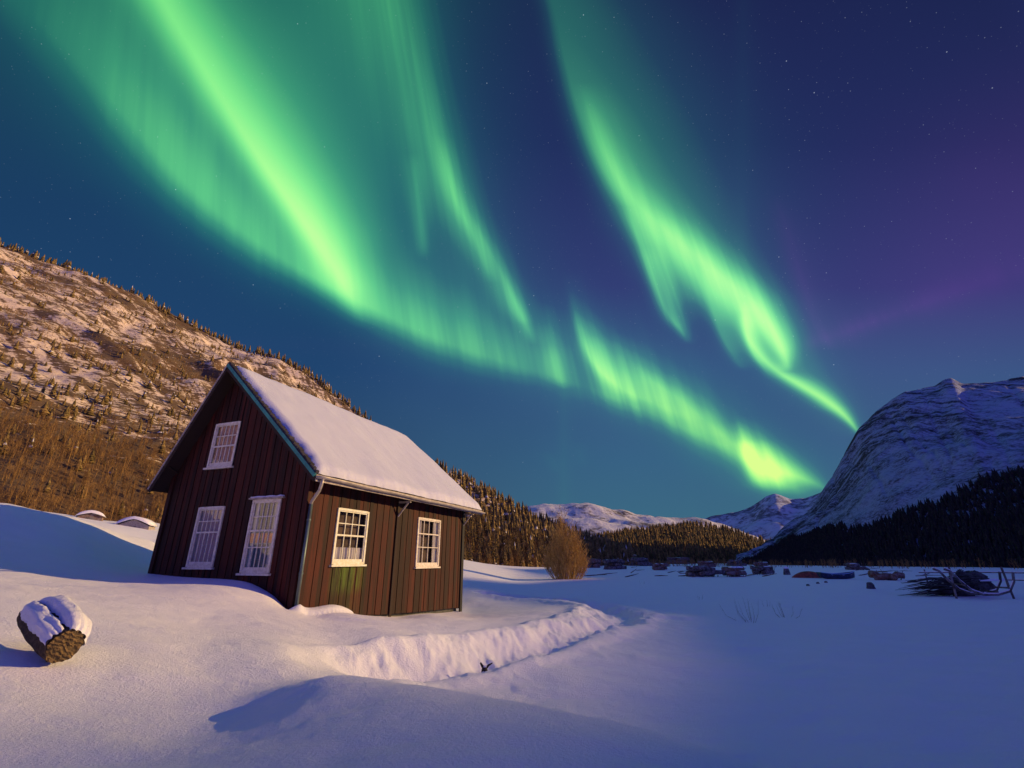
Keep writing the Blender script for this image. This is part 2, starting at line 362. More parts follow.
TR = densify(TR, 5)
MAXR = 9000.0
LOGC = atY(50, 640, 4.72)
def height(x, y):
    x = np.atleast_1d(np.asarray(x, float)); y = np.atleast_1d(np.asarray(y, float)); shp = x.shape
    xf, yf = x.ravel(), y.ravel(); out = np.empty(len(xf))
    for i in range(0, len(xf), 40000):
        sl = slice(i, i + 40000); q = tf(xf[sl], yf[sl])
        d2 = ((q[:, None] - _P[None]) ** 2).sum(-1)
        out[sl] = _phi(d2) @ _W[:_n] + _W[_n] + q @ _W[_n + 1:]
    r = np.hypot(xf, yf); az = np.arctan2(xf, yf)
    far = sstep(120, 240, r); flat = np.where((az > -.05) , 0.0, 4.0 * sstep(.05, .6, -az))
    out = out * (1 - far) + flat * far * (1 - sstep(600, 2500, r)) + 0 * far
    # wind relief: long soft drifts and fine ripple
    near = 1 - sstep(30, 90, r)
    hx, hy = xf - HC[0], yf - HC[1]; hs = hx * Rv[0] + hy * Rv[1]; hg = hx * Gv[0] + hy * Gv[1]
    hd = np.maximum(np.maximum(-hs, hs - 8.1), np.maximum(-hg, hg - 4.8)); clear = sstep(.05, 1.2, hd)
    out += near * clear * (0.03 * fbm(xf * .55 , yf * .8, 3, 3) + 0.0035 * fbm(xf * 6, yf * 6, 3, 9) + 0.011 * fbm(xf * .9 + yf * .6, yf * 3.0 - xf * 1.1, 3, 15))
    out += (1 - near) * 0.05 * fbm(xf * .08, yf * .08, 3, 5)
    # trodden trench with a thrown-up bank on its far side
    m = (r < 45)
    if m.any():
        xm, ym = xf[m], yf[m]
        wob = .2 * fbm(xm * .9, ym * .9, 3, 21) + .05 * fbm(xm * 3.3, ym * 3.3, 4, 22, .6)
        d, sd, par, w = polyline_dist(xm, ym, TR)
        fade = sstep(0, .1, par) * (1 - sstep(.93, 1, par))
        dd = d / (w * np.where(sd > 0, 1.25, 1.0)) + wob
        cut = np.where(d < 3, -(1 - sstep(.15, 1.05, dd)) * .24, 0)
        left = sd > 0
        lip = np.exp(-((dd - 1.45) / .42) ** 2) * np.where(left, .13, .07) * (d < 4)
        rough = (.04 * fbm(xm * 1.1, ym * 1.1, 2, 31) + .03 * fbm(xm * 2.9 + ym, ym * 2.9 - xm, 5, 33, .6)) * np.exp(-((dd - .95) / .5) ** 2)
        out[m] += (cut + lip + rough) * fade * sstep(-.1, .35, hd[m])
        out[m] += (.05 * fbm(xm * 2.3, ym * 2.3, 4, 41, .6) * np.exp(-(dd / 1.1) ** 2) + .05 * np.maximum(0, fbm(xm * 1.1 + 5, ym * 1.1, 3, 43)) * np.exp(-((dd - 2.6) / 1.0) ** 2) * (~left)) * fade
    # snow drifted up against the log
    dl = np.hypot(xf - LOGC[0], (yf - LOGC[1])); out += .085 * np.exp(-(dl / .42) ** 2) - .03 * np.exp(-(dl / .9) ** 2)
    # rounded snow tongue at the near corner of the house
    for (s0, g0, ra, rb, hh) in [(.7, -.28, 1.0, .3, .13)]:
        q = ((hs - s0) / ra) ** 2 + ((hg - g0) / rb) ** 2
        out += hh * np.sqrt(np.clip(1 - q, 0, 1)) * (hd > 0)
    return out.reshape(shp)
def hz(x, y): return float(height([x], [y])[0])

def snow_mat(name='snow', ca=(.79, .77, .90, 1), cb=(.86, .83, .94, 1)):
    m = D.materials.new(name); m.use_nodes = True; nt = NT(m.node_tree); b = nt.n['Principled BSDF']
    P = nt.new('ShaderNodeNewGeometry').outputs['Position']
    n1 = nt.noise(nt.scalev(P, (1, 1, 1)), 38, 5, .75); n2 = nt.noise(nt.scalev(P, (1, 3.2, 1), rot=(0, 0, .35)), 3.2, 4, .6); n3 = nt.noise(nt.scalev(P, (1, 2.4, 1), rot=(0, 0, .5)), .7, 4, .5)
    nt.put(b.inputs['Base Color'], nt.mix(n3, ca, cb))
    b.inputs['Roughness'].default_value = .62
    b.inputs['Specular IOR Level'].default_value = .3
    bp = nt.new('ShaderNodeBump'); bp.inputs['Strength'].default_value = 1.0; bp.inputs['Distance'].default_value = .017
    nt.put(bp.inputs['Height'], nt.add(nt.mul(n1, 1.15), nt.mul(n2, .9)))
    bp2 = nt.new('ShaderNodeBump'); bp2.inputs['Strength'].default_value = .2; bp2.inputs['Distance'].default_value = .08
    nt.put(bp2.inputs['Height'], n3); nt.l.new(bp2.outputs[0], bp.inputs['Normal']); nt.l.new(bp.outputs[0], b.inputs['Normal'])
    return m
M_SNOW = snow_mat()
def build_ground():
    af = np.radians(np.linspace(-56, 56, 860)); ab = np.radians(np.linspace(56, 304, 84))[1:-1]
    A = np.r_[af, ab]; na = len(A)
    R = np.r_[np.geomspace(.25, 2.0, 14)[:-1], np.geomspace(2.0, 60, 430)[:-1], np.geomspace(60, MAXR, 90)]; nr = len(R)
    X = R[:, None] * np.sin(A)[None]; Y = R[:, None] * np.cos(A)[None]
    Z = height(X, Y)
    V = np.stack([X, Y, Z], -1).reshape(-1, 3); V = np.r_[V, [[0, 0, hz(0, 0)]]]
    i, j = np.meshgrid(np.arange(nr - 1), np.arange(na), indexing='ij'); j2 = (j + 1) % na
    Fq = np.stack([i * na + j, (i + 1) * na + j, (i + 1) * na + j2, i * na + j2], -1).reshape(-1, 4)[:, ::-1]
    jj = np.arange(na); c = len(V) - 1
    cap = np.stack([np.full(na, c), jj, (jj + 1) % na, np.full(na, c)], -1)
    o = link_mesh('snow_ground', V, Fq, M_SNOW, smooth=True)
    c0 = link_mesh('snow_ground_centre', V[list(range(na)) + [c]], [(na, int((k + 1) % na), int(k)) for k in range(na)], M_SNOW, smooth=True)
    c0.parent = o
    tag(o, kind='structure'); 
    return o
build_ground()

# ------------------------------------------------------------------ hills and mountains: sheets over (direction, way up)
def sil(pts):                                # silhouette in survey pixels -> az, el arrays
    q = np.array([azel(*p) for p in pts]); return q[:, 0], q[:, 1]
class Hill:
    def __init__(s, silh, extra_lo, extra_hi, foot, ridge, shape=1.0, relief=None, na=500, ntt=170, zfoot=-2.0, lower=0.0):
        az, el = sil(silh); el = el - lower
        az = np.r_[[e[0] for e in extra_lo], np.degrees(az), [e[0] for e in extra_hi]]; el = np.r_[[e[1] for e in extra_lo], np.degrees(el), [e[1] for e in extra_hi]]
        s.az, s.el = az, el; s.foot, s.ridge, s.shape, s.relief, s.na, s.nt, s.zfoot = foot, ridge, shape, relief, na, ntt, zfoot
    def pt(s, a, t):                         # a degrees, t 0..1 foot to ridge
        a = np.asarray(a, float); t = np.asarray(t, float)
        rf = np.interp(a, *zip(*s.foot)); rr = np.interp(a, *zip(*s.ridge)); el = np.radians(np.interp(a, s.az, s.el))
        zr = rr * np.tan(el) + EYE
        tt = np.minimum(t, 1.0)
        r = rf + (rr - rf) * tt
        z = s.zfoot + (zr - s.zfoot) * tt ** s.shape
        over = np.maximum(t - 1, 0); r = r + (rr - rf) * over; z = z - (zr - s.zfoot) * over * 1.2
        x = r * np.sin(np.radians(a)); y = r * np.cos(np.radians(a))
        if s.relief is not None:
            env = np.clip(np.minimum(tt, 1.15 - t) * 4, 0, 1)
            z = z + s.relief(x, y, a, t) * env
        return x, y, z
    def build(s, name, mat, **kw):
        A = np.linspace(s.az[0], s.az[-1], s.na); T = np.r_[np.linspace(0, 1, s.nt), np.linspace(1, 1.6, 14)[1:]]
        a, t = np.meshgrid(A, T); x, y, z = s.pt(a, t)
        V = np.stack([x, y, z], -1).reshape(-1, 3); n = s.na; m = len(T)
        i, j = np.meshgrid(np.arange(m - 1), np.arange(n - 1), indexing='ij')
        Fq = np.stack([i * n + j, i * n + j + 1, (i + 1) * n + j + 1, (i + 1) * n + j], -1).reshape(-1, 4)
        uv = np.stack([a / 10, t], -1).reshape(-1, 2)
        o = link_mesh(name, V, Fq, mat, smooth=True, uv=uv); tag(o, kind='structure', **kw); return o

def mountain_mat(name, snow, scrub, rock, amt, sc=(1, 1, 1), big=.012, small=.35, band=None, lower=None, bumpd=1.5, soft=.09):
    m = D.materials.new(name); m.use_nodes = True; nt = NT(m.node_tree); b = nt.n['Principled BSDF']; b.inputs['Roughness'].default_value = .9
    b.inputs['Specular IOR Level'].default_value = .1
    P = nt.new('ShaderNodeNewGeometry').outputs['Position']; UV = nt.new('ShaderNodeTexCoord').outputs['UV']
    nb = nt.noise(P, big, 5, .6); ns = nt.noise(nt.scalev(P, sc), small, 6, .68); nm = nt.noise(nt.scalev(P, sc), small * .18, 4, .6)
    k = nt.add(nt.mul(ns, .62), nt.add(nt.mul(nm, .5), nt.mul(nb, .55)))
    sep = nt.new('ShaderNodeSeparateXYZ'); nt.put(sep.inputs[0], UV)
    if band:                                 # slanting rock ledges bare of snow, in the hill's own (way round, way up) chart
        bx, by, bs, ba, lo, hi = band
        cc = nt.new('ShaderNodeCombineXYZ'); nt.put(cc.inputs[0], nt.mul(sep.outputs[0], bx)); nt.put(cc.inputs[1], nt.add(nt.mul(sep.outputs[1], by), nt.mul(sep.outputs[0], bs)))
        st = nt.noise(cc.outputs[0], 1.0, 6, .66, .12)
        k = nt.add(k, nt.mul(nt.mul(nt.sub(st, .5), ba), nt.sm(sep.outputs[1], lo, hi)))
    if lower: k = nt.add(k, nt.mul(nt.sm(sep.outputs[1], lower[0], lower[1], 1, 0), lower[2]))
    f = nt.sm(k, amt - soft, amt + soft)
    ground = nt.mix(nt.sm(nm, .4, .6), scrub + (1,), rock + (1,))
    nt.put(b.inputs['Base Color'], nt.mix(f, snow + (1,), ground))
    bp = nt.new('ShaderNodeBump'); bp.inputs['Strength'].default_value = .7; bp.inputs['Distance'].default_value = bumpd
    nt.put(bp.inputs['Height'], nt.add(ns, nt.mul(nm, 2))); nt.l.new(bp.outputs[0], b.inputs['Normal'])
    return m
#@@HILLS
LEFT = Hill([(0, 249), (40, 264), (75, 273), (110, 285), (150, 303), (200, 328), (240, 348), (280, 361), (310, 381), (345, 408), (370, 428), (400, 452), (440, 470), (480, 489), (520, 510), (560, 530), (600, 545), (640, 556)],
            [(-125, 9), (-95, 17), (-72, 22), (-60, 24.6)], [(14, .2)],
            [(-125, 160), (-60, 95), (-45, 92), (-30, 100), (-12, 120), (0, 150), (14, 200)], [(-125, 420), (-60, 430), (-40, 400), (-20, 320), (-10, 270), (0, 230), (14, 245)],
            shape=1.08, relief=lambda x, y, a, t: 3.2 * fbm(x * .02, y * .02, 4, 2) + 1.0 * fbm(x * .11, y * .11, 3, 12) + 5 * np.exp(-((fbm(x * .01, y * .03, 2, 50)) ** 2) * 30) * sstep(.3, .6, t), na=700, ntt=240)
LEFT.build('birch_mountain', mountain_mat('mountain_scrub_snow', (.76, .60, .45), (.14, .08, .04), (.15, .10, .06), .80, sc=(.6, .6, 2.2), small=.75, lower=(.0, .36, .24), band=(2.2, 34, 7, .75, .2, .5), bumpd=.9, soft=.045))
MID = Hill([(560, 556), (585, 545), (600, 537), (640, 530), (690, 524), (730, 531), (760, 541), (800, 550), (850, 556)], [(3, 0)], [(44, .1)],
           [(3, 230), (12, 240), (30, 380), (44, 400)], [(3, 500), (15, 700), (44, 900)], shape=1.0, relief=lambda x, y, a, t: 3 * fbm(x * .01, y * .01, 3, 4), na=200, ntt=60)
MID.build('wooded_hill', mountain_mat('forest_floor', (.7, .68, .7), (.07, .045, .02), (.08, .06, .04), .62))
SNOWHILL = Hill([(500, 520), (530, 511), (550, 507), (575, 507), (600, 509), (625, 512), (640, 515), (660, 519), (700, 525), (740, 537)], [(-8, 2)], [(32, .5)],
                [(-8, 1300), (32, 1300)], [(-8, 2100), (32, 2300)], shape=.62, relief=lambda x, y, a, t: 26 * fbm(x * .0035, y * .0035, 4, 77), na=260, ntt=90)
SNOWHILL.build('snowy_fell', mountain_mat('fell_snow', (.62, .60, .62), (.10, .09, .08), (.12, .1, .09), .90, big=.002, small=.05, bumpd=5))
PEAK = Hill([(690, 524), (712, 517), (735, 513), (752, 506), (766, 498), (775, 495), (790, 499), (805, 498), (822, 492), (850, 500)], [(14, 1)], [(46, 3)],
            [(14, 2600), (46, 2600)], [(14, 3600), (46, 3600)], shape=.9, relief=lambda x, y, a, t: 50 * fbm(x * .002, y * .002, 4, 33), na=260, ntt=90)
PEAK.build('distant_peak', mountain_mat('peak_snow', (.50, .54, .64), (.10, .10, .12), (.12, .12, .15), .90, big=.001, small=.03, bumpd=8))
# unseen spur added past the right-hand mountain; crest shaped to set the shadow edge
RR = [(24, 300), (30, 370), (36, 430), (50, 460), (62, 470), (70, 470), (100, 470), (140, 600)]
SHADE_SPUR = []
for bx_, by_, bz_ in [(0, -60, 2.5), (0, -20, 3.2), (0, -3, 3.2), (0, 1, 2.7), (0, 3.2, 2.0), (0, 4.4, 1.2), (0, 6, .45), (0, 9, -.15), (0, 12, -.2), (0, 16, -.7), (0, 20, -.1), (-3, 30, 2.8), (4, 52, -.8), (-2, 100, 0), (5, 150, -3), (20, 200, -4)]:
    lo_, hi_ = 0.0, 1500.0
    for _ in range(50):
        s_ = (lo_ + hi_) / 2; qx, qy = bx_ + s_ * math.sin(RAD(SUN_AZ)), by_ + s_ * math.cos(RAD(SUN_AZ))
        if math.hypot(qx, qy) > np.interp(math.degrees(math.atan2(qx, qy)), *zip(*RR)): hi_ = s_
        else: lo_ = s_
    SHADE_SPUR.append((math.degrees(math.atan2(qx, qy)), math.degrees(math.atan2(bz_ + s_ * math.tan(RAD(SUN_EL)) - EYE, math.hypot(qx, qy)))))
SHADE_SPUR = sorted(SHADE_SPUR); print('SPUR', [(round(a, 1), round(b, 2)) for a, b in SHADE_SPUR])
SHADE_SPUR = [p for p in SHADE_SPUR if p[0] > 51]
RIGHT = Hill([(735, 552), (760, 543), (785, 527), (806, 512), (822, 493), (835, 474), (847, 452), (858, 431), (872, 416), (888, 404), (905, 394), (935, 387), (944, 381), (952, 379), (962, 384), (990, 380), (1023, 375)],
             [(24, .1)], SHADE_SPUR + [(SHADE_SPUR[-1][0] + 12, 14), (120, 10), (140, 6)],
             [(24, 250), (30, 215), (50, 170), (62, 200), (70, 200), (100, 200), (140, 500)], RR,
             shape=.95, relief=lambda x, y, a, t: (4 * fbm(x * .012, y * .012, 4, 60) + 1.7 * fbm(x * .06, y * .06, 4, 61) - 1.2 * np.exp(-(fbm(a * .35 + t * .6, t * .8, 3, 62) / .1) ** 2) * sstep(.1, .4, t)) * np.where(a > 52, .12, 1), na=700, ntt=240)
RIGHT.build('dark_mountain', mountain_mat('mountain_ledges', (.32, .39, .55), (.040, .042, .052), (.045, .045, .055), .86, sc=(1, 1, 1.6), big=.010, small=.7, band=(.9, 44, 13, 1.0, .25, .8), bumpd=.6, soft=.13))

# ------------------------------------------------------------------ materials for built things
def mat(name, color, rough=.7, metal=0.0, bump=None, spec=.3, vary=None, isl=0.0):
    m = D.materials.new(name); m.use_nodes = True; nt = NT(m.node_tree); b = nt.n['Principled BSDF']
    b.inputs['Roughness'].default_value = rough; b.inputs['Metallic'].default_value = metal; b.inputs['Specular IOR Level'].default_value = spec
    c = color + (1,); O = nt.new('ShaderNodeTexCoord').outputs['Object']
    if vary:                                  # (scale vector, noise scale, second colour)
        n = nt.noise(nt.scalev(O, vary[0]), vary[1], 5, .65); c = nt.mix(nt.sm(n, .35, .68), c, vary[2] + (1,))
    if isl:
        r = nt.new('ShaderNodeNewGeometry').outputs['Random Per Island']
        k = nt.m('MULTIPLY_ADD', r, isl * 2, 1 - isl)
        cc = nt.new('ShaderNodeCombineColor'); [nt.put(cc.inputs[i], k) for i in range(3)]
        c = nt.mix(1.0, c, cc.outputs[0], 'MULTIPLY')
    nt.put(b.inputs['Base Color'], c)
    if bump:
        n = nt.noise(nt.scalev(O, bump[0]), bump[1], 5, .6); bp = nt.new('ShaderNodeBump'); bp.inputs['Strength'].default_value = bump[2]; bp.inputs['Distance'].default_value = bump[3]
        nt.put(bp.inputs['Height'], n); nt.l.new(bp.outputs[0], b.inputs['Normal'])
    return m
def board_mat():
    m = D.materials.new('tarred_boards'); m.use_nodes = True; nt = NT(m.node_tree); b = nt.n['Principled BSDF']
    O = nt.new('ShaderNodeTexCoord').outputs['Object']
    r = nt.new('ShaderNodeNewGeometry').outputs['Random Per Island']
    g = nt.noise(nt.scalev(O, (9, 9, .35)), 3, 6, .7, .3); g2 = nt.noise(nt.scalev(O, (40, 40, 1.2)), 2, 4, .7); big = nt.noise(O, .9, 3, .5)
    c = nt.ramp(nt.add(nt.mul(g, .85), nt.mul(r, .28)), [(.25, (.007, .003, .003)), (.5, (.020, .0042, .0034)), (.70, (.062, .0088, .0052)), (1, (.105, .019, .010))])
    c = nt.mix(nt.sm(big, .45, .7, 0, .45), c, (.02, .009, .007, 1))
    sp = nt.new('ShaderNodeSeparateXYZ'); nt.put(sp.inputs[0], O)
    # algae below the first window, rot along the foot
    moss = nt.mul(nt.mul(nt.sm(nt.m('ABSOLUTE', nt.sub(sp.outputs[0], 1.75)), .3, .8, 1, 0), nt.sm(sp.outputs[2], 1.0, 1.35, .15, 1)), nt.mul(nt.sm(sp.outputs[2], 1.72, 1.82, 1, 0), nt.sm(g, .38, .62)))
    moss = nt.mul(moss, nt.m('LESS_THAN', nt.m('ABSOLUTE', sp.outputs[1]), .1))
    c = nt.mix(nt.mul(moss, .9), c, (.075, .13, .015, 1))
    nt.put(b.inputs['Base Color'], c); b.inputs['Roughness'].default_value = .72; b.inputs['Specular IOR Level'].default_value = .25
    bp = nt.new('ShaderNodeBump'); bp.inputs['Strength'].default_value = .6; bp.inputs['Distance'].default_value = .006
    nt.put(bp.inputs['Height'], nt.add(g, g2)); nt.l.new(bp.outputs[0], b.inputs['Normal'])
    return m
def glass_mat():
    m = D.materials.new('window_glass'); m.use_nodes = True; nt = NT(m.node_tree); nt.n.remove(nt.n['Principled BSDF'])
    t = nt.new('ShaderNodeBsdfTransparent'); t.inputs[0].default_value = (.85, .86, .88, 1); g = nt.new('ShaderNodeBsdfGlossy'); g.inputs['Roughness'].default_value = .04
    O = nt.new('ShaderNodeTexCoord').outputs['Object']; bp = nt.new('ShaderNodeBump'); bp.inputs['Strength'].default_value = .15; bp.inputs['Distance'].default_value = .02
    nt.put(bp.inputs['Height'], nt.noise(O, 3, 2, .5)); nt.l.new(bp.outputs[0], g.inputs['Normal'])
    f = nt.new('ShaderNodeFresnel'); f.inputs[0].default_value = 1.5
    mx = nt.new('ShaderNodeMixShader'); nt.put(mx.inputs[0], nt.m('MULTIPLY_ADD', f.outputs[0], .2, .0)); nt.l.new(t.outputs[0], mx.inputs[1]); nt.l.new(g.outputs[0], mx.inputs[2])
    nt.l.new(mx.outputs[0], nt.n['Material Output'].inputs[0]); return m
M_BOARD = board_mat(); M_GLASS = glass_mat()
M_TRIM = mat('white_window_paint', (.72, .66, .60), .55, vary=((1, 1, 1), 14, (.55, .47, .40)), bump=((1, 1, .2), 40, .3, .002))
M_TRIM2 = mat('cream_window_paint', (.72, .72, .64), .55, vary=((1, 1, 1), 14, (.62, .56, .40)))
M_DARK = mat('dark_interior', (.02, .014, .014), .9)
M_ROOM = mat('room_wall', (.13, .085, .07), .9, vary=((1, 1, 1), 3, (.05, .035, .035)))
M_SOFF = mat('soffit_boards', (.03, .018, .014), .85, isl=.4)
M_TEAL = mat('teal_bargeboard', (.05, .30, .25), .5, vary=((1, 1, 1), 6, (.03, .17, .17)))
M_PALE = mat('weathered_pale_wood', (.42, .36, .34), .7, vary=((1, 1, 1), 8, (.25, .2, .19)))
M_GUT = mat('gutter_metal', (.45, .40, .37), .45, .3, vary=((1, 1, 1), 7, (.3, .26, .24)))
M_PIPE = mat('grey_green_pipe', (.12, .17, .18), .45, .3, vary=((1, 1, .3), 9, (.07, .08, .09)))
M_SHING = mat('roof_shingle', (.035, .03, .045), .85, isl=.5)
M_CURT = mat('curtain_cloth', (.55, .30, .31), .9, bump=((14, 14, .3), 3, .8, .03))
M_LACE = mat('lace_curtain', (.66, .60, .58), .9, bump=((14, 14, .3), 3, .8, .03))
M_POT = mat('orange_pot', (.95, .24, .03), .5)
M_RSNOW = snow_mat('settled_roof_snow', (.55, .55, .72, 1), (.63, .62, .78, 1))  # darker, bluer copy of the ground snow: roof shade put into the colour

# ------------------------------------------------------------------ the house
house = empty('wooden_house', (HC[0], HC[1], 0), RAD(90) - HAZ, label='old dark red wooden house with snowy roof and white barred windows', cat='house')
LW, WG = 8.1, 4.8                            # wall length, gable width
AG, AZ_ = 3.156, 7.01                        # apex across / height
GL, ZL = 5.12, 3.68                          # left eave
GR = -.5
SV, SE_, SRG = -.375, 8.76, 8.15             # front verge, far end at eave, far end at ridge
def roof_z(g):                               # top of the roof boards
    return ZE + (AZ_ - ZE) * (g - GR) / (AG - GR) if g <= AG else AZ_ + (ZL - AZ_) * (g - AG) / (GL - AG)
WIN_G = [(2.60, 3.50, 1.74, 3.17), (.78, 1.66, 1.62, 3.28), (2.66, 3.56, 4.20, 5.40)]    # g0,g1,z0,z1
WIN_S = [(1.05, 2.28, 1.80, 3.14), (4.85, 6.3, 1.70, 3.20)]
def boards(name, length, bottom, top, wins, place, w=.155):
    mb = MB(); r = random.Random(len(name) + int(length * 10)); x = 0.0; k = 0
    while x < length - 1e-3:
        x1 = min(length, x + w * r.uniform(.8, 1.25)); xa, xb = x + .004, x1 - .004; th = (.026 if k % 2 else .012) + r.uniform(0, .004)
        cuts = sorted([(a[2], a[3]) for a in wins if xa < a[1] and xb > a[0]]); 
        # a board that a window edge crosses is split lengthwise
        edges = [xa] + sorted(e for a in wins for e in a[:2] if xa + .003 < e < xb - .003) + [xb]
        for ea, eb in zip(edges[:-1], edges[1:]):
            mid = (ea + eb) / 2; cu = sorted([(a[2], a[3]) for a in wins if a[0] < mid < a[1]]); zs = [None]
            za = (bottom(ea) + r.uniform(-.012, .012), bottom(eb)); lo = za
            for z0, z1 in cu + [(None, None)]:
                hi = (z0, z0) if z0 is not None else (top(ea), top(eb))
                V = []
                for zz in (lo, hi):
                    V += [place(ea, -.0, zz[0]), place(eb, -.0, zz[1]), place(eb, -th, zz[1]), place(ea, -th, zz[0])]
                mb.hexa(V); lo = (z1, z1) if z1 is not None else lo
        x = x1; k += 1
    return mb.build(name, M_BOARD, house)
def side_bottom(s_): return float(np.interp(s_, [0, 1.8, 3.7, 6, 8.1], [.72, .60, .465, .36, .29]))
boards('wall', LW, side_bottom, lambda s_: roof_z(0) - .14, WIN_S, lambda a, o, z: (a, o, z))
boards('wall', WG, lambda g: .6, lambda g: roof_z(g) - .14, WIN_G, lambda a, o, z: (o, a, z), .11)
boards('wall', LW, lambda s_: .3, lambda s_: roof_z(WG) - .14, [], lambda a, o, z: (a, WG - o, z))
boards('wall', WG, lambda g: .25, lambda g: roof_z(g) - .14, [], lambda a, o, z: (LW - o, a, z))
# inner lining: a closed dark room, with reveals showing only through the windows
prof = [(.16, .30), (WG - .16, .30), (WG - .16, roof_z(WG - .16) - .2), (AG, AZ_ - .32), (.16, roof_z(.16) - .2)]
V = [(.16, g, z) for g, z in prof] + [(LW - .1, g, z) for g, z in prof]
link_mesh('room_lining', V, [(0, 4, 3, 2, 1), (5, 6, 7, 8, 9)] + [(i, (i + 1) % 5, (i + 1) % 5 + 5, i + 5) for i in range(5)], M_ROOM, house)
# foundation strip under the side wall, set back in the dark
mb = MB(); mb.box((.1, .12, -.1), (LW - .05, .3, .7)); mb.build('foundation', mat('foundation_stone', (.10, .10, .11), .9, vary=((1, 1, 1), 4, (.05, .05, .05))), house)
# corner boards and the black post at the far corner
mb = MB(); mb.box((-.05, -.05, .62), (.07, .0 - .028, roof_z(0) - .16)); mb.box((-.05, -.028, .62), (-.028, .09, roof_z(0) - .16)); mb.build('corner_board', M_BOARD, house)
mb = MB(); mb.box((LW - .14, -.075, .02), (LW + .03, -.028, roof_z(0) - .1)); mb.build('corner_post', mat('black_post', (.012, .01, .012), .7), house)
mb = MB(); mb.box((3.62, -.06, .40), (3.72, -.0285, roof_z(0) - .16)); mb.build('batten', mat('dark_batten', (.025, .012, .010), .8), house)
mb = MB(); mb.box((-.052, WG - .1, 1.0), (-.0285, WG + .03, roof_z(WG) - .16)); mb.build('corner_board', M_BOARD, house)

# windows
def window(plane, a0, a1, z0, z1, cols, rows, trim, curtain, cap=False, openleft=False):
    def P(a, o, z): return (a, -o, z) if plane == 's' else (-o, a, z)
    def bar(mb, x0, x1, y0, y1, o0, o1): 
        A = P(x0, o0, y0); B = P(x1, o1, y1); mb.box([min(u, v) for u, v in zip(A, B)], [max(u, v) for u, v in zip(A, B)])
    f = MB(); t = .05
    bar(f, a0 - .01, a0 + t, z0, z1, -.03, .05); bar(f, a1 - t, a1 + .01, z0, z1, -.03, .05)
    bar(f, a0 + t, a1 - t, z1 - t, z1 + .008, -.03, .048); bar(f, a0 + t, a1 - t, z0 - .008, z0 + t, -.03, .048)
    fr = f.build('window', trim, house)
    sl = MB(); bar(sl, a0 - .06, a1 + .06, z0 - .055, z0 - .009, -.01, .095); sl.build('sill', trim, fr)
    if cap:
        sl = MB(); bar(sl, a0 - .12, a1 + .1, z1 + .01, z1 + .05, -.01, .10); sl.build('cap', M_PALE, fr)
        sn = MB(); V0 = MB(); 
        sn.tube([P(a0 - .1 + (a1 - a0 + .18) * i / 9, .05, z1 + .06 + .008 * math.sin(i * 2.1)) for i in range(10)], [.02 + .012 * abs(math.sin(i * 1.7)) for i in range(10)], 7); sn.build('snow_cap', M_SNOW, fr, True)
    # sashes with glazing bars
    g = MB(); ia0, ia1, iz0, iz1 = a0 + t, a1 - t, z0 + t, z1 - t
    s2 = .03
    bar(g, ia0, ia0 + s2, iz0, iz1, .0, .028); bar(g, ia1 - s2, ia1, iz0, iz1, .0, .028)
    bar(g, ia0 + s2, ia1 - s2, iz0, iz0 + .07, .0, .0275); bar(g, ia0 + s2, ia1 - s2, iz1 - s2, iz1, .0, .0275)
    for i in range(1, cols):
        xx = ia0 + s2 + (ia1 - ia0 - 2 * s2) * i / cols; bar(g, xx - .010, xx + .010, iz0 + .07, iz1 - s2, .002, .024)
    for rr in rows:
        zz = iz0 + .07 + (iz1 - iz0 - .1) * rr[0]; bar(g, ia0 + s2, ia1 - s2, zz - rr[1], zz + rr[1], .0, .026)
    g.build('sash', trim, fr)
    pn = MB(); pn.addm([P(ia0 + .01, .008, iz0 + .01), P(ia1 - .01, .008, iz0 + .01), P(ia1 - .01, .008, iz1 - .01), P(ia0 + .01, .008, iz1 - .01)], [(0, 1, 2, 3)]); pn.build('pane', M_GLASS, fr)
    # curtains: pleated cloth a hand's breadth behind the glass
    def pleat(x0, x1, zb, zt, m):
        n = max(6, int((x1 - x0) / .014)); V = []; rr = random.Random(int(a0 * 100 + x0 * 37)); ph = rr.random() * 6
        for i in range(n + 1):
            x = x0 + (x1 - x0) * i / n; o = -.055 + .018 * math.sin(i * .9 + ph) + .008 * math.sin(i * .37)
            V += [P(x, o, zb + .01 * math.sin(i * .5)), P(x, o, zt)]
        b = MB(); b.addm(V, [(2 * i, 2 * i + 2, 2 * i + 3, 2 * i + 1) for i in range(n)]); b.build('curtain', m, fr)
    w_ = ia1 - ia0
    if curtain == 'full':
        pleat(ia0 - .02, ia0 + w_ * .52, z0 + .02, z1, M_CURT); pleat(ia0 + w_ * .54, ia1 + .02, z0 + .02, z1, M_CURT)
    elif curtain == 'sides':
        pleat(ia0 - .02, ia0 + w_ * .22, z0 + .02, z1, M_LACE); pleat(ia0 + w_ * .80, ia1 + .02, z0 + .02, z1, M_LACE)
    elif curtain == 'half':
        pleat(ia0 - .02, ia1 + .02, z0 + .02, z0 + (z1 - z0) * .30, M_LACE)
    return P, ia0, ia1, iz0, iz1
R4 = [(.26, .011), (.50, .02), (.76, .011)]
window('g', *WIN_G[0], 5, [(.56, .02), (.78, .011)], M_TRIM, 'full')
window('g', *WIN_G[1], 5, [(.30, .012), (.56, .02), (.78, .011)], M_TRIM, 'sides', cap=True)
window('g', *WIN_G[2], 5, [(.44, .02), (.72, .011)], M_TRIM, 'full')
window('s', *WIN_S[0], 4, [(.50, .02), (.75, .011)], M_TRIM2, 'half')
window('s', *WIN_S[1], 4, [(.36, .011), (.68, .018)], M_TRIM, 'sides')
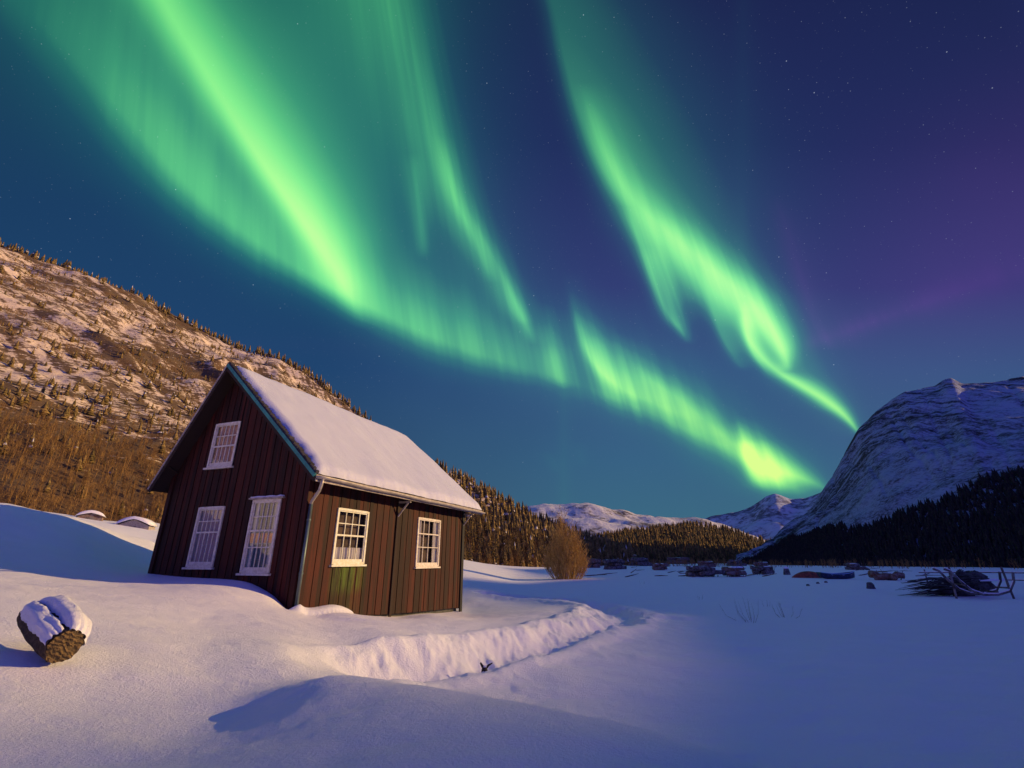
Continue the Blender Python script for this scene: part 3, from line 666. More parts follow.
# orange pots on a shelf behind the right gable window
for k in range(4):
    g = .98 + .2 * k; n = 12; V = []
    for zz, rr in ((2.28, .06), (2.46, .078), (2.50, .082), (2.50, .06)):
        V += [(.045 + rr * math.cos(6.2832 * i / n) * .45, g + rr * math.sin(6.2832 * i / n), zz) for i in range(n)]
    Fc = [(j * n + i, j * n + (i + 1) % n, (j + 1) * n + (i + 1) % n, (j + 1) * n + i) for j in range(3) for i in range(n)] + [tuple(range(n))[::-1]]
    w_ = hw(0, 0); Mx = house
    o = link_mesh('flower_pot', [tuple(hw(a[0], a[1], a[2])) for a in V], Fc, M_POT, None, True)
    tag(o, 'small orange pot on the shelf inside the right ground floor gable window', 'pot', 'orange pots behind the window bars')
mb = MB(); mb.box((.03, .90, 2.255), (.14, 1.68, 2.278)); mb.build('shelf', M_PALE, house)

# roof: two board slopes with overhang
def slope(name, gA, zA, gB, zB, sA0, sA1, sB0, sB1, th, m, up=0.0):
    n = Vector((0, -(zB - zA), (gB - gA))).normalized()
    if n.z < 0: n = -n
    o1 = n * up; o2 = n * (up - th); V = []
    for o in (o2, o1):
        V += [Vector((sA0, gA, zA)) + o, Vector((sA1, gA, zA)) + o, Vector((sB1, gB, zB)) + o, Vector((sB0, gB, zB)) + o]
    b = MB(); b.hexa(V); return b.build(name, m, house)
slope('roof', GR, ZE, AG, AZ_, SV, SE_, SV, SRG, .11, M_SOFF)
slope('roof', GL, ZL, AG - .002, AZ_, SV, SE_ - .2, SV, SRG, .11, M_SOFF, -.002)
# ragged shingle edge along the front verge
mb = MB(); r_ = random.Random(3)
for i in range(150):
    t = i / 150; g = GR + (AG - GR) * t; z = ZE + (AZ_ - ZE) * t; gd = (AG - GR) / 150; zd = (AZ_ - ZE) / 150
    w = r_.uniform(.03, .13) + .02; h = r_.uniform(.02, .06)
    mb.hexa([(SV - .03, g, z + .004), (SV + w, g, z + .004), (SV + w, g + gd * .9, z + zd * .9 + .004), (SV - .03, g + gd * .9, z + zd * .9 + .004),
             (SV - .02, g - .02, z + .03 + h), (SV + w, g - .02, z + .03 + h), (SV + w, g + gd * .9 - .02, z + zd + .02 + h), (SV - .02, g + gd * .9 - .02, z + zd + .02 + h)])
mb.build('shingle_edge', M_SHING, house)
# bargeboards
def barge(name, gA, zA, gB, zB, m, w, s0, th=.035, dz=0.0):
    d = Vector((0, gB - gA, zB - zA)).normalized(); n = Vector((0, -d.z, d.y)); n = n if n.z > 0 else -n
    A, B = Vector((0, gA, zA + dz)), Vector((0, gB, zB + dz)); V = []
    for q in (A - n * w, ):
        pass
    for o in (-w, 0.0):
        V += [Vector((s0 - th, *(A + n * o)[1:])), Vector((s0, *(A + n * o)[1:])), Vector((s0, *(B + n * o)[1:])), Vector((s0 - th, *(B + n * o)[1:]))]
    b = MB(); b.hexa(V); return b.build(name, m, house)
barge('bargeboard', GR - .02, ZE + .0, AG, AZ_ + .02, M_TEAL, .085, SV - .003)
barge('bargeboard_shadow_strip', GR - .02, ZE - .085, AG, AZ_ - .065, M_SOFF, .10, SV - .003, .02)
barge('bargeboard', GL + .02, ZL - .0, AG + .01, AZ_ + .02, M_PALE, .045, SV - .003)
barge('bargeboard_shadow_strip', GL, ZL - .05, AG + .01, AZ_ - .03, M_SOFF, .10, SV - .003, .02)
# eave fascia, gutter, brackets, downpipe
mb = MB(); mb.box((SV, GR - .02, ZE - .16), (SE_, GR + .006, ZE - .005)); mb.build('fascia', M_PALE, house)
n = 9; V = []; L_ = [SV - .02 + (SE_ - SV + .04) * i / 24 for i in range(25)]
for i, s_ in enumerate(L_):
    zc = ZE - .045 - .035 * i / 24 + .008 * math.sin(i * .9)
    V += [(s_, GR - .085 + .062 * math.cos(math.pi + math.pi * k / (n - 1)), zc + .062 * math.sin(math.pi + math.pi * k / (n - 1))) for k in range(n)]
    V += [(s_, GR - .085 + .052 * math.cos(math.pi + math.pi * k / (n - 1)), zc + .052 * math.sin(math.pi + math.pi * k / (n - 1)) + .002) for k in range(n)]
Fc = []
for i in range(24):
    for k in range(n - 1):
        a = i * 2 * n + k; b = a + 2 * n; Fc += [(a, b, b + 1, a + 1), (a + n, a + n + 1, b + n + 1, b + n)]
    a = i * 2 * n; b = a + 2 * n; Fc += [(a, a + n, b + n, b), (a + n - 1, b + n - 1, b + 2 * n - 1, a + 2 * n - 1)]
Fc += [tuple(range(n)) ]
gut = link_mesh('gutter', V, Fc, M_GUT, house, True)
mb = MB(); mb.tube([(SV + .14, GR - .085, ZE - .09), (SV + .14, GR - .07, ZE - .22), (SV + .20, GR + .02, ZE - .34), (-.0 + .0, -.14, ZE - .55), (.02, -.11, ZE - .62)], .038, 10); mb.build('pipe_elbow', M_GUT, house, True)
mb = MB(); mb.tube([(.02, -.11, ZE - .60), (.02, -.11, .5)], .042, 12); pipe = mb.build('downpipe', M_PIPE, house, True)
for z in (2.75, 1.6):
    mb = MB(); mb.tube([(.02, -.11, z), (.02, -.11, z + .04)], .05, 12); mb.build('pipe_clip', M_PIPE, pipe)
for s_ in (3.67, LW - .05):
    mb = MB(); mb.tube([(s_, -.03, ZE - .62), (s_, GR + .12, ZE - .2)], .028, 6); mb.box((s_ - .03, GR + .04, ZE - .215), (s_ + .03, -.03, ZE - .165)); mb.build('eave_bracket', M_PALE, house)
for g, z in ((AG - .1, AZ_ - .55), (GL - .45, ZL + .45)):
    mb = MB(); mb.tube([(-.03, g, z), (SV + .05, g - .05, z + .12)], .018, 6); mb.build('verge_strut', M_SOFF, house)
# snow lying on the roof
def roof_snow():
    ns, nc = 150, 64; base = []
    for s_i in range(ns):
        u = s_i / (ns - 1)
        for k in range(nc):
            t = k / (nc - 1)                 # 0 right eave .. 1 left eave
            g = (GR - .01) + (GL + .01 - GR) * t
            z = roof_z(min(max(g, GR), GL))
            # round the ridge
            z -= .0
            s0, s1 = SV + .10, SE_ - .05 + (SRG - SE_) * max(0, 1 - abs(g - AG) / (AG - GR if g < AG else GL - AG)) - (.2 if g > AG else 0) * (g - AG) / (GL - AG)
            s_ = s0 + (s1 - s0) * u
            edge = min(u * (s1 - s0), (1 - u) * (s1 - s0)); eg = min(t, 1 - t) * (GL - GR)
            th = .15 * math.sqrt(max(0.0, min(1, edge / .16))) * math.sqrt(max(0.0, min(1, eg / .14)))
            base.append([s_, g, z, th])
    B = np.array(base); nrm_g = np.where(B[:, 1] < AG, -(AZ_ - ZE), (AZ_ - ZL)); 
    run = np.where(B[:, 1] < AG, AG - GR, GL - AG); ln = np.hypot(nrm_g, run)
    th = B[:, 3] * (1 + .16 * fbm(B[:, 0] * .7, B[:, 1] * .8, 3, 71) + .05 * fbm(B[:, 0] * 2.5, B[:, 1] * 2.1, 3, 72))
    blend = np.clip(np.abs(B[:, 1] - AG) / .45, 0, 1)
    G = B[:, 1] + nrm_g / ln * th * blend + .035 * fbm(B[:, 0] * 3.3, B[:, 0] * 0 + 1.5, 4, 74) * np.clip(1 - (B[:, 1] - GR) / .35, 0, 1); Z = B[:, 2] + th * (run / ln * blend + 1.0 * (1 - blend)) + (1 - blend ** 1.4) * .05 - .13 * np.exp(-(np.abs(B[:, 1] - AG) / .16) ** 2) * 0
    # broaden the ridge crest
    c = np.abs(B[:, 1] - AG); Z = Z - .17 * np.exp(-(c / .17) ** 2) + .02
    # frayed verge
    fr = (B[:, 3] < .12) & (B[:, 0] < .2)
    S_ = B[:, 0] + np.where(B[:, 0] < .6, .05 * fbm(B[:, 1] * 6, B[:, 1] * 0 + 3, 3, 73) * (1 - np.clip((B[:, 0] - SV) / .8, 0, 1)), 0)
    V = np.stack([S_, G, Z], -1)
    bot = np.stack([B[:, 0], B[:, 1], B[:, 2] + .001], -1)
    i, j = np.meshgrid(np.arange(ns - 1), np.arange(nc - 1), indexing='ij')
    Fq = np.stack([i * nc + j, (i + 1) * nc + j, (i + 1) * nc + j + 1, i * nc + j + 1], -1).reshape(-1, 4)[:, ::-1]
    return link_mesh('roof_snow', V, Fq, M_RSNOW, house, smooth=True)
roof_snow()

# ------------------------------------------------------------------ trees
def leaf_mat(name, c1, c2, rough=.85, snow=0.0):
    m = D.materials.new(name); m.use_nodes = True; nt = NT(m.node_tree); b = nt.n['Principled BSDF']; b.inputs['Roughness'].default_value = rough; b.inputs['Specular IOR Level'].default_value = .15
    G = nt.new('ShaderNodeNewGeometry'); r = G.outputs['Random Per Island']; n = nt.noise(G.outputs['Position'], .9, 3, .6)
    c = nt.mix(nt.sm(nt.add(nt.mul(r, .6), nt.mul(n, .4)), .25, .75), c1 + (1,), c2 + (1,))
    if snow:
        c = nt.mix(nt.m('MULTIPLY', nt.m('GREATER_THAN', r, 1 - snow), .9), c, (.72, .68, .66, 1))
    nt.put(b.inputs['Base Color'], c); return m
M_SPR = leaf_mat('spruce_needles', (.12, .085, .03), (.32, .21, .075), snow=.03)
M_SPRD = leaf_mat('spruce_needles_far', (.07, .055, .022), (.24, .15, .05))
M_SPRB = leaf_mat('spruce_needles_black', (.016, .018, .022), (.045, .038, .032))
M_TRUNK = mat('spruce_bark', (.10, .06, .035), .9)
M_BIRCH = leaf_mat('birch_twigs', (.17, .09, .03), (.38, .22, .08))
M_WILLOW = leaf_mat('willow_twigs', (.36, .23, .06), (.66, .42, .13))
M_TWIG = mat('dark_twig', (.06, .04, .03), .8)

def spruce_detail(seed):
    r = random.Random(seed); V = []; Fc = []
    tV = MB(); tV.tube([(0, 0, -.06), (.004, 0, .4), (0, .003, .97)], [.016, .010, .002], 6)
    L = 17; ph = 0
    for i in range(L):
        z = .10 + .88 * (i / (L - 1)) ** .92; rad = .175 * (1 - (z - .06) / .97) ** .85 * r.uniform(.82, 1.15) + .008; nb = max(5, int(11 - i * .35))
        for k in range(nb):
            a = ph + 6.2832 * k / nb + r.uniform(-.25, .25); R = rad * r.uniform(.72, 1.2); dz = -R * r.uniform(.25, .6); w = R * r.uniform(.22, .34)
            ca, sa = math.cos(a), math.sin(a); b = len(V)
            V += [(0, 0, z + .012), (ca * R * .5 - sa * w, sa * R * .5 + ca * w, z + dz * .55 - .012), (ca * R, sa * R, z + dz), (ca * R * .5 + sa * w, sa * R * .5 - ca * w, z + dz * .55 - .012), (ca * R * .5, sa * R * .5, z + dz * .4 + .010)]
            Fc += [(b, b + 1, b + 4), (b, b + 4, b + 3), (b + 4, b + 1, b + 2), (b + 4, b + 2, b + 3)]
        ph += r.uniform(.3, .9)
    return tV, V, Fc
def spruce_low(seed):
    r = random.Random(seed); V = []; Fc = []; L = 6
    for i in range(L):
        z1 = .22 + .78 * (i + 1) / L; z0 = .06 + .8 * i / L; R = .17 * (1 - i / L) ** .8 + .012; b = len(V); V.append((0, 0, min(1, z1)))
        for k in range(8):
            a = 6.2832 * k / 8 + i; q = R * (1.15 if k % 2 else .6) * r.uniform(.8, 1.2); V.append((math.cos(a) * q, math.sin(a) * q, z0 - (.03 if k % 2 else 0) + r.uniform(-.015, .015)))
        Fc += [(b, b + 1 + k, b + 1 + (k + 1) % 8) for k in range(8)]
    b = len(V); V += [(.012, 0, -.1), (-.008, .01, -.1), (-.008, -.01, -.1), (0, 0, .3)]; Fc += [(b, b + 1, b + 3), (b + 1, b + 2, b + 3), (b + 2, b, b + 3)]
    return np.array(V), np.array(Fc)
def birch_low(seed, n=16, tw=46):
    r = random.Random(seed); V = []; Fc = []
    def spl(p, q, w):
        b = len(V); a = r.uniform(0, 3.14); dx, dy = math.cos(a) * w, math.sin(a) * w
        V.extend([(p[0] - dx, p[1] - dy, p[2]), (p[0] + dx, p[1] + dy, p[2]), q]); Fc.append((b, b + 1, b + 2))
    for t in range(2):
        lean = (r.uniform(-.1, .1), r.uniform(-.1, .1)); spl((lean[0] * .2, lean[1] * .2, -.08), (lean[0], lean[1], 1.0), .013); spl((0, 0, -.08), (lean[0], lean[1], .9), .013)
    tips = []
    for k in range(n):
        z = r.uniform(.12, .75); a = r.uniform(0, 6.28); R = r.uniform(.08, .24) * (1.1 - z * .6); z1 = min(1.05, z + r.uniform(.12, .35)); q = (math.cos(a) * R, math.sin(a) * R, z1)
        spl((0, 0, z), q, .006); tips.append(((0, 0, z), q))
    for k in range(tw):
        p, q = r.choice(tips); t = r.uniform(.3, 1); c = [p[i] + (q[i] - p[i]) * t for i in range(3)]; a = r.uniform(0, 6.28); R = r.uniform(.03, .1)
        spl(c, (c[0] + math.cos(a) * R, c[1] + math.sin(a) * R, c[2] + r.uniform(.02, .13)), .006)
    return np.array(V), np.array(Fc)
def scatter_mesh(name, protos, pts, m, **kw):  # pts: x,y,z,h,widthfactor
    VV, FF = [], []; base = 0; pts = np.asarray(pts)
    who = rng.integers(0, len(protos), len(pts))
    for k, (V, Fc) in enumerate(protos):
        P = pts[who == k]
        if not len(P): continue
        a = rng.random(len(P)) * 6.283; c, s_ = np.cos(a)[:, None], np.sin(a)[:, None]
        h = P[:, 3:4]; w = h * P[:, 4:5]
        X = (V[None, :, 0] * c - V[None, :, 1] * s_) * w + P[:, 0:1]; Y = (V[None, :, 0] * s_ + V[None, :, 1] * c) * w + P[:, 1:2]; Z = V[None, :, 2] * h + P[:, 2:3]
        VV.append(np.stack([X, Y, Z], -1).reshape(-1, 3)); FF.append((Fc[None] + (np.arange(len(P)) * len(V))[:, None, None]).reshape(-1, 3) + base); base += len(P) * len(V)
    o = link_mesh(name, np.concatenate(VV), np.concatenate(FF), m); tag(o, **kw); return o
def pix(x, y, z):
    z = z - EYE; d = y * CP + z * SP; return 512 + F * x / d, 384 - F * (-y * SP + z * CP) / d

trees = []                                   # every spruce: x, y, z, height, slenderness, area
def on_hill(hill, a, t): x, y, z = hill.pt(a, t); return float(x), float(y), float(z)
r_ = random.Random(11)
# the wood on the near hill behind and right of the house
for _ in range(1500):
    a = r_.uniform(-16, 13.5); t = r_.random() ** 1.2
    if t > 1.0: continue
    x, y, z = on_hill(LEFT, a, t * 1.02); trees.append((x, y, z, r_.uniform(4.5, 8.2) * (1 - .25 * t), r_.uniform(.85, 1.3), 0))
# scattered spruces up the left mountain, thick along the crest
for _ in range(4500):
    a = r_.uniform(-62, -14); t = r_.random() ** .8
    x, y, z = on_hill(LEFT, a, t); d = fbm(np.array([x * .012]), np.array([y * .012 + z * .02]), 3, 90)[0]
    if r_.random() > .30 + .9 * max(0, d) + (.35 if t > .96 else 0): continue
    trees.append((x, y, z, r_.uniform(1.1, 3.4) + (r_.random() > .93) * 1.5, r_.uniform(.9, 1.6), 1))
for _ in range(420):
    a = r_.uniform(-60, -8); t = r_.uniform(.975, 1.01); x, y, z = on_hill(LEFT, a, t); trees.append((x, y, z, r_.uniform(2.5, 7.2), r_.uniform(.9, 1.3), 1))
# the wooded hill in the middle distance
for _ in range(3800):
    a = r_.uniform(3, 34); t = r_.random() ** 1.6
    x, y, z = on_hill(MID, a, t); trees.append((x, y, z, r_.uniform(5, 9.5), r_.uniform(.8, 1.2), 2))
# the dark wood on the skirt of the right-hand mountain
k = 0
for _ in range(110000):
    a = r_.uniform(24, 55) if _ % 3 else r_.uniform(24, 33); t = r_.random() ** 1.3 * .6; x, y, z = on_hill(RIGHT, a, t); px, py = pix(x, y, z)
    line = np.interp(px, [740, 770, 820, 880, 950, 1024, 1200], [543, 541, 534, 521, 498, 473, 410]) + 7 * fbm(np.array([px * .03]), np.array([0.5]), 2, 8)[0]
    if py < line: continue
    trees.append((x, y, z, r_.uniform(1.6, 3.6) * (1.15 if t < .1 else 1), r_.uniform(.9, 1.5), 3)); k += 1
    if k > 17000: break
def vis(t):
    px, py = pix(t[0], t[1], t[2] + t[3]); return -10 < px < 1034 and t[1] > 0 and not (150 < px < 445 and py > 410 and t[5] == 0)
big = sorted([t for t in trees if vis(t)], key=lambda t: -t[3] / math.hypot(t[0], t[1]))[:296]
bigset = set(big); rest = [t for t in trees if t not in bigset]
protos = []
for sd in (1, 2, 3, 4):
    tb, V, Fc = spruce_detail(sd)
    e = empty('spruce_tree', (0, 0, -500)); tr = tb.build('trunk', M_TRUNK, e); cr = link_mesh('crown', V, Fc, M_SPR, e); protos.append((e, tr, cr))
AREA = ['slender snow dusted spruce in the wood right of the house', 'small sunlit spruce on the snowy left mountainside', 'spruce in the wooded low hill in the middle distance', 'dark spruce at the foot of the right hand mountain']
GRP = ['spruces of the near wood', 'spruces on the left mountain', 'spruces of the far wood', 'spruces under the right mountain']
def place_spruce(x, y, z, h, w, label, group, k=None):
    e, tr, cr = protos[random.randrange(4) if k is None else k]
    n = e.copy(); COL.objects.link(n); n.location = (x, y, z - .1); n.rotation_euler = (random.uniform(-.03, .03), random.uniform(-.03, .03), random.uniform(0, 6.28)); n.scale = (h * w, h * w, h)
    for c in (tr, cr):
        q = c.copy(); COL.objects.link(q); q.parent = n
    tag(n, label, 'tree', group); return n
for t in big: place_spruce(*t[:5], AREA[t[5]], GRP[t[5]])
lows = [spruce_low(i) for i in range(5)]
scatter_mesh('spruce_forest', lows, [t[:5] for t in rest if t[5] in (0, 1)], M_SPR, kind='stuff', label='small sunlit spruces scattered thickly over the left mountain', cat='forest')
scatter_mesh('far_spruce_forest', lows, [t[:5] for t in rest if t[5] == 2], M_SPRD, kind='stuff', label='golden and dark spruce forest covering the low hill in the middle distance', cat='forest')
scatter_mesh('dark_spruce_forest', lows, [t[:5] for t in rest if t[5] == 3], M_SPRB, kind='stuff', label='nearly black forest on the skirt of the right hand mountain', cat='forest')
# bare birches: a brown belt at the foot of the left mountain, thin ones among the near spruces
bl = [birch_low(i) for i in range(6)]; bp_ = []
for _ in range(5200):
    a = r_.uniform(-62, -10); t = r_.random() ** 1.7 * .22; x, y, z = on_hill(LEFT, a, t)
    bp_.append((x, y, z, r_.uniform(2.2, 4.6), r_.uniform(.7, 1.1)))
for _ in range(14000):
    a = r_.uniform(-62, -12); t = r_.uniform(.12, 1); x, y, z = on_hill(LEFT, a, t)
    if fbm(np.array([x * .02 + 9]), np.array([y * .02 + z * .05]), 3, 95)[0] + (.5 - t) * .6 < r_.uniform(-.45, .40): continue
    bp_.append((x, y, z, r_.uniform(.9, 2.3), r_.uniform(1.2, 2.4)))
for _ in range(700):
    a = r_.uniform(-9, 10); t = r_.random() ** 1.5 * .4; x, y, z = on_hill(LEFT, a, t); bp_.append((x, y, z, r_.uniform(3, 5.5), r_.uniform(.9, 1.4)))
scatter_mesh('birch_thicket', bl, bp_, M_BIRCH, kind='stuff', label='brown bare birch scrub along the foot of the left mountain', cat='thicket')
sp_ = []
for _ in range(900):
    a = r_.uniform(4, 48); d = r_.uniform(150, 250); x, y = d * math.sin(RAD(a)), d * math.cos(RAD(a)); sp_.append((x, y, hz(x, y) if False else -.1, r_.uniform(.8, 2.6), r_.uniform(1, 2)))
scatter_mesh('valley_scrub', bl, sp_, M_BIRCH, kind='stuff', label='low orange brown scrub along the far edge of the snowfield', cat='scrub')
for e, tr, cr in protos:
    for o in (tr, cr, e): D.objects.remove(o, do_unlink=True)

# ------------------------------------------------------------------ willow bush beyond the house
def branchy(rad0, h, spread, n1, n2, n3, seed, w=1.0, base=.12):
    r = random.Random(seed); st = MB(); tw = MB()
    for i in range(n1):
        a = r.uniform(0, 6.28); R = spread * r.random() ** .6; H = h * (r.uniform(.7, 1.0) * (1 - .25 * (R / spread) ** 2) if base < .2 else r.uniform(.75, 1.0) * (1.02 - .80 * (R / spread) ** 1.3)); b0 = Vector((math.cos(a) * R * base, math.sin(a) * R * base, -.15))
        top = Vector((math.cos(a) * R, math.sin(a) * R, H)); mid = (b0 + top) / 2 + Vector((math.cos(a) * R * .22, math.sin(a) * R * .22, -.02 * h)) + Vector((r.uniform(-1, 1), r.uniform(-1, 1), 0)) * .05 * h
        st.tube([b0, mid, top], [rad0 * w, rad0 * .6 * w, rad0 * .2 * w], 4, False)
        for j in range(n2):
            t = r.uniform(.12, 1); p = b0.lerp(mid, t * 2) if t < .5 else mid.lerp(top, t * 2 - 1); aa = a + r.uniform(-1.6, 1.6); l = h * r.uniform(.06, .2)
            q = p + Vector((math.cos(aa) * l * .55, math.sin(aa) * l * .55, l * .85)); st.tube([p, q], [rad0 * .3 * w, rad0 * .1 * w], 3, False)
            for k in range(n3):
                c = p.lerp(q, r.uniform(.2, 1)); b = r.uniform(0, 6.28); l2 = h * r.uniform(.02, .06); d = Vector((math.cos(b) * l2 * .7, math.sin(b) * l2 * .7, l2 * .7)); s_ = Vector((-math.sin(b), math.cos(b), 0)) * h * .0022 * w
                tw.addm([c - s_, c + s_, c + d], [(0, 1, 2)])
    return st, tw
bx = atZ(567, 579, 0)
bush = empty('willow_bush', (bx[0], bx[1], hz(bx[0], bx[1])), label='bushy orange bare willow standing alone on the snowfield right of the house', cat='bush')
st, tw = branchy(.03, 7.4, 2.0, 140, 16, 8, 5, 1.0, .7)
st.build('stem', M_WILLOW, bush); o = tw.build('twigs', M_WILLOW, bush)
# bare twigs poking out of the snow
TWG = [(752, 622, .9, 'wispy bare twigs poking from the snow right of the trench'), (786, 617, .55, 'low wisp of twigs right of the wispy bare twigs'), (768, 606, .35, 'tiny twig sprig farthest out among the twigs right of the trench'),
       (642, 584, .3, 'lone dry stalk in the snow right of the willow bush'), (430, 604, .22, 'tiny dry stalk in the lit snow beside the far house corner'), (700, 600, .3, 'faint dry grass blades lying flat on the middle snowfield')]
for i, (px, py, h, lb) in enumerate(TWG):
    p = atZ(px, py, .1); z = hz(p[0], p[1]); p = atZ(px, py, z)
    st, tw = branchy(.006, h, h * 1.1, 9 if h > .5 else 4, 4, 2, 40 + i)
    tg = MB(); tg.v = st.v; tg.f = st.f
    o = tg.build('bare_twigs', M_TWIG); o.location = (p[0], p[1], hz(p[0], p[1])); tag(o, lb, 'twigs', 'bare twigs in the snow')

# ------------------------------------------------------------------ snow-capped log in the left foreground
def make_log():
    A = Vector(atY(67, 638, 4.55)); B = Vector(atY(38, 608, 5.0)); ax = (B - A); L = ax.length * .9; ax.normalize()
    up = Vector((0, 0, 1)); side = ax.cross(up).normalized(); up2 = side.cross(ax).normalized()
    A.z -= .06; B.z -= .10; root = empty('snowy_log', (A.x, A.y, A.z - .15), label='short dark log with a striated brown cut end, half buried under cushions of snow', cat='log')
    inv = Vector(root.location)
    n, m_ = 36, 16; V = []
    def rad(a, t):
        return .70 * (.172 + .010 * math.sin(2 * a + .8) + .006 * math.sin(5 * a + t * 3) + .006 * math.sin(13 * a + 1)) * (1.0 + .10 * math.sin(t * 3.1) - .22 * max(0, t - .7))
    for j in range(m_ + 1):
        t = j / m_
        for i in range(n):
            a = 6.2832 * i / n; R = rad(a, t) + .007 * float(fbm(np.array([i * .5]), np.array([j * .3]), 2, 5)[0])
            V.append(A + ax * (L * 1.15 * t) + (side * math.cos(a) * R * .98 + up2 * math.sin(a) * R * 1.12) - inv)
    Fc = [(j * n + i, (j + 1) * n + i, (j + 1) * n + (i + 1) % n, j * n + (i + 1) % n) for j in range(m_) for i in range(n)] + [tuple(m_ * n + i for i in range(n))[::-1]]
    bark = mat('log_bark', (.035, .022, .016), .9, vary=((1, 1, 1), 20, (.11, .07, .045)), bump=((1, 1, 1), 40, 1.0, .02))
    link_mesh('bark', V, Fc, bark, root, True)
    V = []; rings = 7
    for k in range(rings + 1):
        for i in range(n):
            a = 6.2832 * i / n; R = rad(a, 0) * (1 - k / rings) * .985
            p = A + (side * math.cos(a) * R * .98 + up2 * math.sin(a) * R * 1.12)
            lx = (p - A).dot(side); ly = (p - A).dot(up2)
            rel = .004 * math.sin((ly + lx * .55) * 150 + 3 * math.sin(lx * 20)) + .012 * float(fbm(np.array([lx * 30]), np.array([ly * 30]), 2, 6)[0])
            V.append(p - ax * (.012 + .035 * (1 - (1 - k / rings) ** 2) * .6 + (rel if k else 0)) - inv)
    Fc = [(k * n + i, k * n + (i + 1) % n, (k + 1) * n + (i + 1) % n, (k + 1) * n + i) for k in range(rings) for i in range(n)]
    m = D.materials.new('cut_wood'); m.use_nodes = True; nt = NT(m.node_tree); b = nt.n['Principled BSDF']; O = nt.new('ShaderNodeTexCoord').outputs['Object']
    d = nt.vm('DOT_PRODUCT', O, tuple(up2 + side * .55)); w = nt.noise(O, 9, 3, .6)
    st = nt.m('SINE', nt.add(nt.mul(d, 150), nt.mul(w, 26)))
    nt.put(b.inputs['Base Color'], nt.ramp(nt.add(nt.mul(st, .13), nt.noise(O, 22, 5, .75)), [(.25, (.025, .014, .007)), (.5, (.085, .048, .018)), (.8, (.22, .13, .05))])); b.inputs['Roughness'].default_value = .8
    bp = nt.new('ShaderNodeBump'); bp.inputs['Strength'].default_value = .8; bp.inputs['Distance'].default_value = .006; nt.put(bp.inputs['Height'], nt.add(st, nt.noise(O, 30, 4, .7))); nt.l.new(bp.outputs[0], b.inputs['Normal'])
    link_mesh('cut_end', V, Fc, m, root, True)
    # two cushions of snow with a groove between them
    def cushion(name, a0, a1, t0, t1, th, seed):
        na, ntt = 30, 34; V = []
        for j in range(ntt + 1):
            t = t0 + (t1 - t0) * j / ntt; v = j / ntt
            for i in range(na + 1):
                u = i / na; e = (max(0, min(1, min(u, 1 - u) / .28)) * max(0, min(1, min(v, 1 - v) / .2))) ** .5
                ww = .05 * math.sin(j * .5 + seed) + .03 * math.sin(j * 1.7 + seed * 2)
                a = a0 + (a1 - a0) * u + ww * (1 if u < .3 or u > .7 else 0); R = rad(a, t) + e * th * (1 + .12 * float(fbm(np.array([i * .10 + seed]), np.array([j * .10]), 2, 7)[0])) + .002
                V.append(A + ax * (L * 1.15 * t + .012 * math.sin(i * .8 + seed) * (1 - v)) + (side * math.cos(a) * R * .98 + up2 * math.sin(a) * R * 1.12) - inv)
        n2 = na + 1; Fc = [(j * n2 + i, (j + 1) * n2 + i, (j + 1) * n2 + i + 1, j * n2 + i + 1) for j in range(ntt) for i in range(na)]
        link_mesh(name, V, Fc, M_SNOW, root, True)
    cushion('snow_cushion', RAD(103), RAD(172), .03, 1.0, .045, 1)
    cushion('snow_cushion', RAD(-2), RAD(96), -.02, 1.0, .085, 4)
make_log()
# broken branch stub poking out of the trench
p = atZ(484, 668, .3); z = hz(p[0], p[1]); p = atZ(484, 672, z)
st = MB(); st.tube([(0, 0, -.08), (.01, 0, .04), (.02, .01, .07)], [.045, .05, .03], 9); st.tube([(.0, 0, .03), (.07, .02, .10), (.13, .03, .13)], [.022, .016, .008], 6); st.tube([(0, 0, .05), (-.06, 0, .14)], [.03, .012], 6)
stump = empty('broken_branch', (p[0], p[1], hz(p[0], p[1])), label='small dark forked branch stub sticking out of the trench wall', cat='branch')
st.build('stub', mat('wet_bark', (.03, .022, .02), .7), stump, True)
sn = MB(); sn.tube([(-.03, -.01, .07), (.01, .0, .085), (.04, .01, .08)], [.01, .022, .01], 8); sn.build('snow_cap', M_SNOW, stump, True)

